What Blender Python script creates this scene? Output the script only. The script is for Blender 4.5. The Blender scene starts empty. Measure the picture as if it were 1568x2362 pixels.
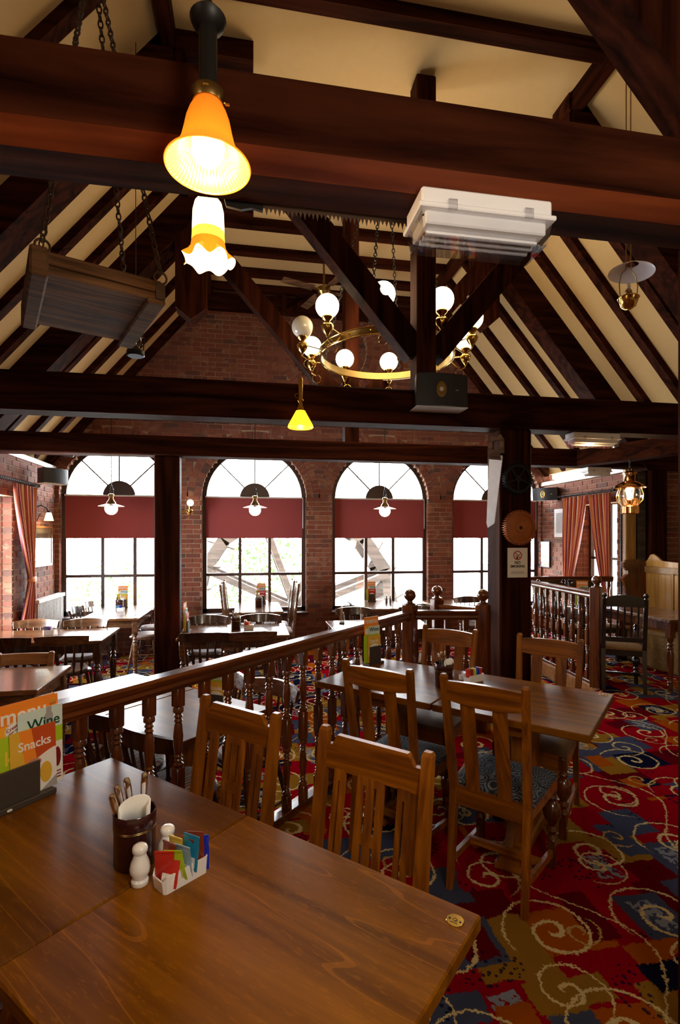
import bpy, math, random
from mathutils import Vector, Matrix
random.seed(7)
PI = math.pi
sc = bpy.context.scene
C = sc.collection

# ------------------------------------------------------------------ camera
cam = bpy.data.cameras.new('camera')
cam.sensor_fit = 'VERTICAL'; cam.sensor_height = 36.0
cam.lens = 1200.0 / 2362.0 * 36.0
cam.shift_y = (1240 - 1181) / 2362.0
cam.clip_start = 0.02; cam.clip_end = 200
co = bpy.data.objects.new('camera', cam); C.objects.link(co)
co.location = (0, 0, 1.6); co.rotation_euler = (PI / 2, 0, -math.radians(10))
sc.camera = co

# ------------------------------------------------------------------ world, exposure, large lights
SKY = 38.0
w = bpy.data.worlds.new('sky'); sc.world = w; w.use_nodes = True
bg = w.node_tree.nodes['Background']
bg.inputs[0].default_value = (0.93, 0.97, 1.0, 1); bg.inputs[1].default_value = SKY
sc.view_settings.view_transform = 'Standard'
sc.view_settings.look = 'None'
sc.view_settings.exposure = 0.0
sc.view_settings.gamma = 1.0
sc.view_settings.use_curve_mapping = False
try:
    sc.cycles.use_denoising = True
    sc.cycles.max_bounces = 7; sc.cycles.diffuse_bounces = 4; sc.cycles.glossy_bounces = 3
    sc.cycles.transparent_max_bounces = 12; sc.cycles.transmission_bounces = 4
    sc.cycles.sample_clamp_indirect = 6.0; sc.cycles.caustics_reflective = False
    sc.cycles.use_light_tree = True
except Exception:
    pass

def light(name, kind, loc, energy, color, size=0.1, sy=None, rot=(0, 0, 0), portal=False):
    l = bpy.data.lights.new(name, kind); l.energy = energy; l.color = color
    if kind == 'AREA':
        l.size = size
        if sy: l.shape = 'RECTANGLE'; l.size_y = sy
        if portal: l.cycles.is_portal = True
    elif kind == 'POINT': l.shadow_soft_size = size
    o = bpy.data.objects.new(name, l); C.objects.link(o); o.location = loc; o.rotation_euler = rot
    return o
# daylight through the windows of the room (sky portals just outside each opening)
for i, u in enumerate((-1.965, 0.105, 2.175, 4.245)):
    light('window_daylight', 'AREA', (u, 8.72, 1.75), 1, (1, 1, 1), 1.7, 2.7, (-PI / 2, 0, 0), True)
light('window_daylight', 'AREA', (-3.25, 6.25, 1.3), 1, (1, 1, 1), 1.6, 1.9, (0, -PI / 2, 0), True)
light('window_daylight', 'AREA', (5.5, 6.95, 1.3), 1, (1, 1, 1), 1.0, 1.9, (0, PI / 2, 0), True)
# unseen fill lights near the camera, added to brighten the foreground
WARM = (1.0, 0.62, 0.30)
light('fill_light', 'POINT', (0.75, -0.15, 2.1), 66, (1.0, 0.90, 0.74), 0.25)
light('fill_light', 'POINT', (2.9, 0.4, 2.7), 15, (1.0, 0.80, 0.58), 0.2)
light('fill_light', 'POINT', (-1.9, -0.4, 2.5), 18, (1.0, 0.80, 0.58), 0.2)

# ------------------------------------------------------------------ materials
class NT:
    """tiny helper for building shader maths"""
    def __init__(s, name):
        s.m = bpy.data.materials.new(name); s.m.use_nodes = True
        s.t = s.m.node_tree; s.n = s.t.nodes; s.b = s.n['Principled BSDF']
    def new(s, typ, **kw):
        nd = s.n.new(typ)
        for k, v in kw.items(): setattr(nd, k, v)
        return nd
    def put(s, sock, v):
        if isinstance(v, bpy.types.NodeSocket): s.t.links.new(v, sock)
        elif v is not None: sock.default_value = v
    def math(s, op, a, b=None, c=None, clamp=False):
        nd = s.new('ShaderNodeMath', operation=op); nd.use_clamp = clamp
        for i, v in enumerate((a, b, c)):
            if v is not None: s.put(nd.inputs[i], v)
        return nd.outputs[0]
    def vmath(s, op, a, b=None):
        nd = s.new('ShaderNodeVectorMath', operation=op)
        s.put(nd.inputs[0], a)
        if b is not None: s.put(nd.inputs[1], b)
        return nd.outputs[0]
    def coord(s, kind='Object', scale=(1, 1, 1), loc=(0, 0, 0), rot=(0, 0, 0)):
        tc = s.new('ShaderNodeTexCoord'); mp = s.new('ShaderNodeMapping')
        s.t.links.new(tc.outputs[kind], mp.inputs[0])
        mp.inputs['Scale'].default_value = scale; mp.inputs['Location'].default_value = loc; mp.inputs['Rotation'].default_value = rot
        return mp.outputs[0]
    def noise(s, vec, scale, detail=3, rough=0.5, out=0, dist=0.0):
        nd = s.new('ShaderNodeTexNoise'); s.put(nd.inputs['Vector'], vec)
        nd.inputs['Scale'].default_value = scale; nd.inputs['Detail'].default_value = detail
        nd.inputs['Roughness'].default_value = rough; nd.inputs['Distortion'].default_value = dist
        return nd.outputs[out]
    def ramp(s, fac, stops, interp='LINEAR'):
        nd = s.new('ShaderNodeValToRGB'); cr = nd.color_ramp; cr.interpolation = interp
        while len(cr.elements) < len(stops): cr.elements.new(0.5)
        for e, (p, c) in zip(cr.elements, stops): e.position = p; e.color = (*c, 1) if len(c) == 3 else c
        s.put(nd.inputs[0], fac); return nd.outputs[0]
    def mix(s, f, a, b, blend='MIX'):
        nd = s.new('ShaderNodeMix', data_type='RGBA', blend_type=blend)
        s.put(nd.inputs[0], f)
        s.put(nd.inputs[6], (*a, 1) if isinstance(a, tuple) and len(a) == 3 else a)
        s.put(nd.inputs[7], (*b, 1) if isinstance(b, tuple) and len(b) == 3 else b)
        return nd.outputs[2]
    def bump(s, h, strength=0.3, dist=0.005):
        nd = s.new('ShaderNodeBump'); nd.inputs['Strength'].default_value = strength; nd.inputs['Distance'].default_value = dist
        s.put(nd.inputs['Height'], h); s.t.links.new(nd.outputs[0], s.b.inputs['Normal'])
    def set(s, **kw):
        for k, v in kw.items(): s.put(s.b.inputs[k.replace('_', ' ')], v)
        return s.m

def plain(name, col, rough=0.5, metal=0.0, spec=0.5, coat=0.0, var=0.12):
    t = NT(name)
    n = t.noise(t.coord(), 14, 3)
    c = t.mix(n, tuple(x * (1 - var) for x in col), tuple(min(1, x * (1 + var)) for x in col))
    t.set(Base_Color=c, Roughness=rough, Metallic=metal)
    t.b.inputs['Specular IOR Level'].default_value = spec; t.b.inputs['Coat Weight'].default_value = coat
    t.b.inputs['Coat Roughness'].default_value = 0.12
    return t.m

def wood(name, dark, lit, rough=0.35, axis='x', scale=1.0, coat=0.0, bump=0.15, spec=0.5, lines=0.0):
    t = NT(name)
    sx = {'x': (2.2, 26, 26), 'y': (26, 2.2, 26), 'z': (26, 26, 2.2)}[axis]
    v = t.coord(scale=tuple(q * scale for q in sx))
    info = t.new('ShaderNodeObjectInfo')
    off = t.math('MULTIPLY', info.outputs['Random'], 37.0)
    cv = t.new('ShaderNodeCombineXYZ'); t.put(cv.inputs[0], off); t.put(cv.inputs[1], off); t.put(cv.inputs[2], off)
    v = t.vmath('ADD', v, cv.outputs[0])
    n1 = t.noise(v, 1.0, 5, 0.65, dist=0.6)
    v2 = t.vmath('SCALE', v); v2.node.inputs['Scale'].default_value = 0.22
    n2 = t.noise(v2, 1.0, 3, 0.5, dist=1.5)
    rings = t.math('PINGPONG', t.math('MULTIPLY', n2, 9.0), 1.0)
    f = t.math('ADD', t.math('MULTIPLY', n1, 0.72), t.math('MULTIPLY', rings, 0.28))
    c = t.ramp(f, [(0.28, dark), (0.55, tuple((a + b) / 2 for a, b in zip(dark, lit))), (0.78, lit)])
    if lines:
        v3 = t.vmath('SCALE', v); v3.node.inputs['Scale'].default_value = 0.10
        n3 = t.noise(v3, 1.0, 4, 0.55, dist=0.8)
        rg = t.math('PINGPONG', t.math('MULTIPLY', n3, 34.0), 1.0)
        c = t.mix(t.math('MULTIPLY', t.math('GREATER_THAN', rg, 0.945), lines), c, tuple(min(1, q * 1.9) for q in lit))
        pore = t.noise(t.coord(scale=(30, 160, 30)), 1.0, 2)
        c = t.mix(t.math('MULTIPLY', t.math('GREATER_THAN', pore, 0.62), lines * 0.8), c, tuple(q * 1.5 for q in lit))
    shade = t.math('ADD', t.math('MULTIPLY', info.outputs['Random'], 0.3), 0.85)
    hsv = t.new('ShaderNodeHueSaturation'); t.put(hsv.inputs['Value'], shade); t.put(hsv.inputs['Color'], c)
    t.set(Base_Color=hsv.outputs[0], Roughness=t.math('ADD', t.math('MULTIPLY', n1, 0.12), rough - 0.06))
    t.b.inputs['Coat Weight'].default_value = coat; t.b.inputs['Coat Roughness'].default_value = 0.1
    t.b.inputs['Specular IOR Level'].default_value = spec
    if bump: t.bump(f, bump, 0.003)
    return t.m

def emit(name, col, strength, base=(0.8, 0.8, 0.8)):
    t = NT(name); t.set(Base_Color=(*base, 1), Roughness=0.3)
    t.b.inputs['Emission Color'].default_value = (*col, 1); t.b.inputs['Emission Strength'].default_value = strength
    return t.m

def thin_glass(name, tint=(1, 1, 1), refl=0.06):
    t = NT(name)
    out = t.n['Material Output']
    tr = t.new('ShaderNodeBsdfTransparent'); tr.inputs[0].default_value = (*tint, 1)
    gl = t.new('ShaderNodeBsdfGlossy'); gl.inputs['Roughness'].default_value = 0.02
    lw = t.new('ShaderNodeLayerWeight'); lw.inputs[0].default_value = 0.25
    mx = t.new('ShaderNodeMixShader')
    t.put(mx.inputs[0], t.math('ADD', t.math('MULTIPLY', lw.outputs['Fresnel'], 0.5), refl))
    t.t.links.new(tr.outputs[0], mx.inputs[1]); t.t.links.new(gl.outputs[0], mx.inputs[2])
    t.t.links.new(mx.outputs[0], out.inputs[0])
    return t.m

def brick_mat(name, mortar=False):
    t = NT(name)
    if mortar:
        n = t.noise(t.coord(), 60, 4)
        t.set(Base_Color=t.ramp(n, [(0.3, (0.22, 0.14, 0.085)), (0.7, (0.46, 0.32, 0.21))]), Roughness=0.95); t.bump(n, 0.4)
        return t.m
    g = t.new('ShaderNodeNewGeometry'); info = t.new('ShaderNodeObjectInfo')
    r = t.math('FRACT', t.math('ADD', g.outputs['Random Per Island'], t.math('MULTIPLY', info.outputs['Random'], 3.7)))
    c = t.ramp(r, [(0.0, (0.19, 0.038, 0.016)), (0.2, (0.26, 0.07, 0.035)), (0.42, (0.14, 0.034, 0.02)), (0.6, (0.29, 0.09, 0.045)), (0.8, (0.21, 0.055, 0.03)), (0.9, (0.06, 0.028, 0.024)), (1.0, (0.33, 0.13, 0.07))])
    tc = t.new('ShaderNodeTexCoord')
    n = t.noise(g.outputs['Position'], 55, 5, 0.7)
    c = t.mix(t.math('MULTIPLY', n, 0.75), c, (0.10, 0.035, 0.022))
    n2 = t.noise(g.outputs['Position'], 9, 3)
    c = t.mix(t.math('MULTIPLY', t.math('GREATER_THAN', n2, 0.62), 0.35), c, (0.35, 0.2, 0.12))
    t.set(Base_Color=c, Roughness=0.85); t.bump(n, 0.5, 0.006)
    return t.m

def carpet_mat():
    t = NT('patterned_carpet')
    tc = t.new('ShaderNodeTexCoord')
    P = tc.outputs['Object']
    nz = t.new('ShaderNodeTexNoise'); t.put(nz.inputs['Vector'], P); nz.inputs['Scale'].default_value = 55; nz.inputs['Detail'].default_value = 4; nz.inputs['Roughness'].default_value = 0.75
    j = t.vmath('SCALE', t.vmath('SUBTRACT', nz.outputs['Color'], (0.5, 0.5, 0.5))); j.node.inputs['Scale'].default_value = 0.05
    nz2 = t.new('ShaderNodeTexNoise'); t.put(nz2.inputs['Vector'], P); nz2.inputs['Scale'].default_value = 9; nz2.inputs['Detail'].default_value = 1
    j2 = t.vmath('SCALE', t.vmath('SUBTRACT', nz2.outputs['Color'], (0.5, 0.5, 0.5))); j2.node.inputs['Scale'].default_value = 0.03
    Q = t.vmath('ADD', t.vmath('ADD', P, j), j2)
    def cell(vec, sx, sy, ox=0, oy=0):
        mp = t.new('ShaderNodeMapping'); t.put(mp.inputs[0], vec)
        mp.inputs['Scale'].default_value = (1 / sx, 1 / sy, 0); mp.inputs['Location'].default_value = (ox, oy, 0)
        fl = t.vmath('FLOOR', mp.outputs[0]); fr = t.vmath('FRACTION', mp.outputs[0])
        wn = t.new('ShaderNodeTexWhiteNoise', noise_dimensions='3D'); t.put(wn.inputs[0], t.vmath('ADD', fl, (ox * 3.1, oy * 5.7, 0.5)))
        sp = t.new('ShaderNodeSeparateXYZ'); t.put(sp.inputs[0], fr)
        return wn.outputs[0], wn.outputs[1], sp.outputs[0], sp.outputs[1]
    red, dred, gold, org = (0.19, 0.001, 0.006), (0.075, 0.001, 0.004), (0.19, 0.09, 0.010), (0.24, 0.05, 0.002)
    slate, navy, cream = (0.037, 0.042, 0.075), (0.005, 0.005, 0.018), (0.46, 0.35, 0.16)
    r, _, x, y = cell(Q, 0.30, 0.23, 0.2, 0.1)
    base = t.ramp(r, [(0, red), (0.3, gold), (0.43, dred), (0.56, org), (0.7, red), (0.85, slate), (0.93, navy)], 'CONSTANT')
    def rects(col, sx, sy, ox, oy, hx, hy, pres, stops, ring=None):
        r, rc, x, y = cell(Q, sx, sy, ox, oy)
        sr = t.new('ShaderNodeSeparateColor'); t.put(sr.inputs[0], rc)
        dx = t.math('ABSOLUTE', t.math('SUBTRACT', x, 0.5)); dy = t.math('ABSOLUTE', t.math('SUBTRACT', y, 0.5))
        m = t.math('MULTIPLY', t.math('LESS_THAN', dx, hx), t.math('LESS_THAN', dy, hy))
        m = t.math('MULTIPLY', m, t.math('LESS_THAN', sr.outputs[1], pres))
        col = t.mix(m, col, t.ramp(r, stops, 'CONSTANT'))
        if ring:
            m2 = t.math('MULTIPLY', t.math('LESS_THAN', dx, hx - ring), t.math('LESS_THAN', dy, hy - ring))
            m2 = t.math('MULTIPLY', t.math('MULTIPLY', m2, m), t.math('LESS_THAN', sr.outputs[2], 0.5))
            nn = t.noise(P, 34, 2)
            col = t.mix(t.math('MULTIPLY', m2, t.math('GREATER_THAN', nn, 0.47)), col, (0.16, 0.17, 0.2))
        return col
    base = rects(base, 0.41, 0.33, 0.37, 0.61, 0.26, 0.38, 0.62, [(0, slate), (0.35, red), (0.55, navy), (0.68, gold), (0.8, slate)], 0.12)
    base = rects(base, 0.53, 0.47, 0.83, 0.27, 0.12, 0.30, 0.7, [(0, gold), (0.3, slate), (0.5, org), (0.7, dred)])
    base = rects(base, 0.47, 0.61, 0.13, 0.77, 0.33, 0.10, 0.6, [(0, gold), (0.4, slate), (0.6, red), (0.8, navy)])
    # dark leaf sprigs
    vor = t.new('ShaderNodeTexVoronoi'); t.put(vor.inputs['Vector'], P); vor.inputs['Scale'].default_value = 42
    patch = t.noise(P, 4.2, 1)
    lf = t.math('MULTIPLY', t.math('LESS_THAN', vor.outputs['Distance'], 0.34), t.math('GREATER_THAN', patch, 0.6))
    base = t.mix(t.math('MULTIPLY', lf, 0.85), base, navy)
    # cream scrolls: spirals with long tails
    def spirals(col, sx, sy, ox, oy, R, turns, flip, colr, wid):
        _, rc, x, y = cell(Q, sx, sy, ox, oy)
        sr = t.new('ShaderNodeSeparateColor'); t.put(sr.inputs[0], rc)
        dx = t.math('MULTIPLY', t.math('SUBTRACT', x, 0.5), sx); dy = t.math('MULTIPLY', t.math('SUBTRACT', y, 0.5), sy)
        rr = t.math('SQRT', t.math('ADD', t.math('MULTIPLY', dx, dx), t.math('MULTIPLY', dy, dy)))
        th = t.math('MULTIPLY', t.math('ARCTAN2', dy, dx), flip / (2 * PI))
        ph = t.math('ADD', th, t.math('MULTIPLY', sr.outputs[0], 0.35))
        k = t.math('POWER', t.math('DIVIDE', rr, R), 0.7)
        f = t.math('FRACT', t.math('SUBTRACT', t.math('MULTIPLY', k, turns), ph))
        d = t.math('MULTIPLY', t.math('ABSOLUTE', t.math('SUBTRACT', f, 0.5)), t.math('MULTIPLY', t.math('ADD', rr, 0.02), 1.25 / turns * 1.0))
        m = t.math('MULTIPLY', t.math('LESS_THAN', d, wid), t.math('LESS_THAN', rr, R))
        m = t.math('MULTIPLY', m, t.math('GREATER_THAN', rr, 0.012))
        return t.mix(m, col, colr)
    base = spirals(base, 0.50, 0.46, 0.05, 0.3, 0.215, 2.2, 1, cream, 0.0046)
    base = spirals(base, 0.57, 0.62, 0.55, 0.8, 0.15, 1.9, -1, cream, 0.0042)
    base = spirals(base, 0.61, 0.57, 0.33, 0.15, 0.09, 1.6, 1, (0.33, 0.2, 0.06), 0.005)
    sp = t.new('ShaderNodeSeparateXYZ'); t.put(sp.inputs[0], Q)
    for (ax, ay, per, amp, k) in ((1, 0, 0.93, 0.16, 6.1),):
        s_ = t.math('MULTIPLY', t.math('SINE', t.math('MULTIPLY', sp.outputs[ax], k)), amp)
        q = t.math('DIVIDE', t.math('ADD', sp.outputs[ay], s_), per)
        dd = t.math('MULTIPLY', t.math('ABSOLUTE', t.math('SUBTRACT', t.math('FRACT', q), 0.5)), per)
        base = t.mix(t.math('LESS_THAN', dd, 0.0052), base, cream)
    fine = t.noise(P, 420, 2)
    base = t.mix(0.35, base, t.mix(1.0, base, t.ramp(fine, [(0.3, (0.45, 0.45, 0.45)), (0.7, (1.5, 1.5, 1.5))]), 'MULTIPLY'))
    t.set(Base_Color=base, Roughness=0.95); t.b.inputs['Specular IOR Level'].default_value = 0.0
    t.bump(fine, 0.5, 0.004)
    return t.m

M = {}
M['beam_x'] = wood('dark_beam_x', (0.008, 0.0014, 0.0006), (0.062, 0.0150, 0.0055), 0.66, 'x', 0.5, bump=0.5, spec=0.03)
M['beam_y'] = wood('dark_beam_y', (0.008, 0.0014, 0.0006), (0.062, 0.0150, 0.0055), 0.66, 'y', 0.5, bump=0.5, spec=0.03)
M['beam_z'] = wood('dark_beam_z', (0.008, 0.0014, 0.0006), (0.062, 0.0150, 0.0055), 0.66, 'z', 0.5, bump=0.5, spec=0.03)
M['lamplit'] = wood('lamplit_beam_edge', (0.07, 0.010, 0.002), (0.20, 0.040, 0.008), 0.5, 'x', 0.4, bump=0.3, spec=0.2)  # redder beam wood with the orange lamp light put into its colour
M['table'] = wood('table_oak', (0.082, 0.024, 0.0006), (0.225, 0.080, 0.0015), 0.33, 'x', 0.5, coat=0.0, bump=0.05, spec=0.14, lines=0.22)
M['chair'] = wood('chair_oak_z', (0.11, 0.027, 0.001), (0.35, 0.112, 0.004), 0.33, 'z', 1.1, coat=0.2, bump=0.05)
M['chair_x'] = wood('chair_oak_x', (0.11, 0.027, 0.001), (0.35, 0.112, 0.004), 0.33, 'x', 1.1, coat=0.2, bump=0.05)
M['rail'] = wood('rail_mahogany', (0.045, 0.009, 0.0015), (0.17, 0.042, 0.007), 0.22, 'z', 1.0, coat=0.6, bump=0.04)
M['rail_x'] = wood('rail_mahogany_x', (0.045, 0.009, 0.0015), (0.17, 0.042, 0.007), 0.22, 'x', 0.8, coat=0.6, bump=0.04)
M['darkwood'] = wood('dark_chair_wood', (0.012, 0.004, 0.0015), (0.07, 0.022, 0.007), 0.25, 'z', 1.2, coat=0.5, bump=0.03)
M['midtable'] = wood('mid_table_wood', (0.09, 0.032, 0.010), (0.17, 0.068, 0.022), 0.2, 'x', 0.6, coat=0.8, bump=0.0)
M['midwood'] = wood('mid_chair_wood', (0.06, 0.022, 0.009), (0.19, 0.08, 0.03), 0.27, 'x', 1.2, coat=0.4, bump=0.03)
M['lightwood'] = wood('light_chair_wood', (0.16, 0.06, 0.018), (0.42, 0.2, 0.07), 0.35, 'x', 1.0, coat=0.2, bump=0.03)
M['pine'] = wood('settle_pine', (0.26, 0.12, 0.02), (0.52, 0.28, 0.06), 0.4, 'z', 0.8, coat=0.15, bump=0.05)
M['pine_x'] = wood('settle_pine_x', (0.20, 0.10, 0.025), (0.42, 0.24, 0.07), 0.4, 'x', 0.8, coat=0.15, bump=0.05)
M['oldwood'] = wood('weathered_plank', (0.035, 0.018, 0.009), (0.20, 0.10, 0.05), 0.75, 'x', 0.9, bump=0.8, spec=0.08)
M['wheelwood'] = wood('wheel_timber', (0.03, 0.024, 0.02), (0.11, 0.085, 0.07), 0.8, 'x', 0.6, bump=0.5)
M['plaster'] = plain('cream_plaster', (0.60, 0.415, 0.19), 0.9, var=0.05)
M['brick'] = brick_mat('red_brick'); M['mortar'] = brick_mat('mortar', True)
M['carpet'] = carpet_mat()
M['brass'] = plain('brass', (0.62, 0.38, 0.10), 0.18, 1.0)
M['dullbrass'] = plain('aged_brass', (0.30, 0.20, 0.07), 0.3, 1.0)
M['copper'] = plain('copper_lantern', (0.72, 0.38, 0.16), 0.15, 1.0)
M['chrome'] = plain('cutlery_steel', (0.75, 0.68, 0.62), 0.12, 1.0)
M['iron'] = plain('black_iron', (0.018, 0.016, 0.015), 0.45, 0.6)
M['rust'] = plain('rusty_chain', (0.07, 0.04, 0.025), 0.65, 0.5, var=0.5)
M['white_plastic'] = plain('white_plastic', (0.82, 0.80, 0.82), 0.35, var=0.02)
M['ceramic'] = plain('white_ceramic', (0.86, 0.85, 0.84), 0.12, coat=0.5, var=0.01)
M['napkin'] = plain('white_napkin', (0.88, 0.88, 0.87), 0.8, var=0.02)
M['maroon'] = plain('maroon_pot', (0.035, 0.006, 0.008), 0.2, coat=0.6)
M['black'] = plain('black_plastic', (0.012, 0.012, 0.018), 0.4)
M['slate'] = plain('dark_holder', (0.045, 0.034, 0.028), 0.6)
M['frame'] = plain('dark_window_frame', (0.045, 0.022, 0.016), 0.35)
M['blind'] = plain('maroon_blind', (0.23, 0.035, 0.035), 0.85, var=0.03)
M['blindcream'] = plain('pale_metal', (0.6, 0.58, 0.54), 0.4, 0.3)
M['glass'] = thin_glass('window_glass', (1, 1, 1), 0.04)
M['lampglass'] = thin_glass('lamp_glass', (0.96, 0.93, 0.86), 0.08)
M['clear'] = thin_glass('clear_plastic', (0.93, 0.93, 0.95), 0.10)
M['opal_lit'] = emit('lit_opal_globe', (1.0, 0.86, 0.55), 7.0)
M['opal_off'] = plain('unlit_opal_globe', (0.7, 0.62, 0.5), 0.12, coat=0.5, var=0.02)
M['bulb'] = emit('lit_bulb', (1.0, 0.80, 0.45), 40.0)
M['bulb_soft'] = emit('soft_bulb', (1.0, 0.85, 0.6), 9.0)
M['black_seat'] = None
M['leather'] = plain('brown_leather', (0.06, 0.03, 0.02), 0.25, coat=0.3)
M['suede'] = plain('tan_seat', (0.16, 0.095, 0.055), 0.6, var=0.3)
M['cushion_pale'] = plain('pale_seat_pad', (0.45, 0.36, 0.34), 0.7, var=0.2)
M['tubegray'] = plain('reflector_white', (0.88, 0.88, 0.92), 0.3)
M['orange'] = plain('orange_paint_gear', (0.36, 0.10, 0.018), 0.55, var=0.35)
M['gearblack'] = plain('black_gear', (0.012, 0.012, 0.016), 0.5, 0.5)
M['saw'] = plain('saw_steel', (0.80, 0.80, 0.84), 0.4, 0.2)
M['radiator'] = plain('radiator_enamel', (0.62, 0.60, 0.58), 0.35, var=0.02)
M['grass'] = plain('garden_leaves', (0.12, 0.22, 0.07), 0.8, var=0.5)
M['paving'] = plain('yard_paving', (0.42, 0.41, 0.38), 0.9, var=0.2)
M['porcelain_tag'] = plain('tag_silver', (0.7, 0.7, 0.7), 0.3, 0.8)

def fabric(name, c1, c2, scale):
    t = NT(name); v = t.coord()
    w1 = t.new('ShaderNodeTexVoronoi', feature='DISTANCE_TO_EDGE'); t.put(w1.inputs['Vector'], v); w1.inputs['Scale'].default_value = scale
    wv = t.new('ShaderNodeTexVoronoi'); t.put(wv.inputs['Vector'], v); wv.inputs['Scale'].default_value = scale
    a = t.math('MULTIPLY', t.math('FRACT', t.math('MULTIPLY', wv.outputs['Distance'], 5.5)), 1.0)
    f = t.math('GREATER_THAN', a, 0.52)
    t.set(Base_Color=t.mix(f, c1, c2), Roughness=0.9)
    return t.m
M['navyseat'] = fabric('navy_leaf_fabric', (0.010, 0.013, 0.022), (0.11, 0.125, 0.16), 15)
M['gold_seat'] = fabric('gold_dot_fabric', (0.30, 0.17, 0.04), (0.12, 0.05, 0.02), 30)

def striped(name, cols, freq, axis=0, rough=0.75):
    t = NT(name); v = t.coord(); sp = t.new('ShaderNodeSeparateXYZ'); t.put(sp.inputs[0], v)
    f = t.math('FRACT', t.math('MULTIPLY', sp.outputs[axis], freq))
    n = len(cols)
    t.set(Base_Color=t.ramp(f, [(i / n, c) for i, c in enumerate(cols)], 'CONSTANT'), Roughness=rough)
    return t.m
M['stripe_seat'] = striped('striped_seat', [(0.3, 0.3, 0.28), (0.25, 0.06, 0.07), (0.5, 0.4, 0.28), (0.06, 0.09, 0.08)], 22)

def uvstripe(name, cols, freq):
    t = NT(name); tc = t.new('ShaderNodeTexCoord'); sp = t.new('ShaderNodeSeparateXYZ'); t.put(sp.inputs[0], tc.outputs['UV'])
    f = t.math('FRACT', t.math('MULTIPLY', sp.outputs[0], freq)); n = len(cols)
    t.set(Base_Color=t.ramp(f, [(i / n, c) for i, c in enumerate(cols)], 'CONSTANT'), Roughness=0.7)
    t.b.inputs['Sheen Weight'].default_value = 0.3
    return t.m
M['curtain'] = uvstripe('striped_curtain', [(0.42, 0.07, 0.03), (0.55, 0.19, 0.03), (0.18, 0.02, 0.05), (0.5, 0.10, 0.03), (0.62, 0.38, 0.15), (0.3, 0.03, 0.03)], 6)
for k, c in dict(orange=(0.90, 0.27, 0.03), amber=(0.93, 0.42, 0.03), paleblue=(0.62, 0.78, 0.76), green=(0.42, 0.60, 0.02), brickred=(0.55, 0.08, 0.02), white=(0.86, 0.85, 0.83),
                 darkgreen=(0.01, 0.07, 0.05), magenta=(0.5, 0.0, 0.25), greyp=(0.38, 0.38, 0.40), red=(0.55, 0.03, 0.02), yellow=(0.8, 0.6, 0.05), cream=(0.75, 0.66, 0.45), brown=(0.26, 0.04, 0.015),
                 pinkish=(0.55, 0.25, 0.2), plum=(0.2, 0.01, 0.02), blue=(0.01, 0.22, 0.42), royal=(0.0, 0.02, 0.45), sky=(0.35, 0.5, 0.68), leafgreen=(0.13, 0.28, 0.04), black=(0.01, 0.01, 0.01), mustard=(0.75, 0.45, 0.05)).items():
    M['p_' + k] = plain('print_' + k, c, 0.28, coat=0.2, var=0.03)

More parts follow.
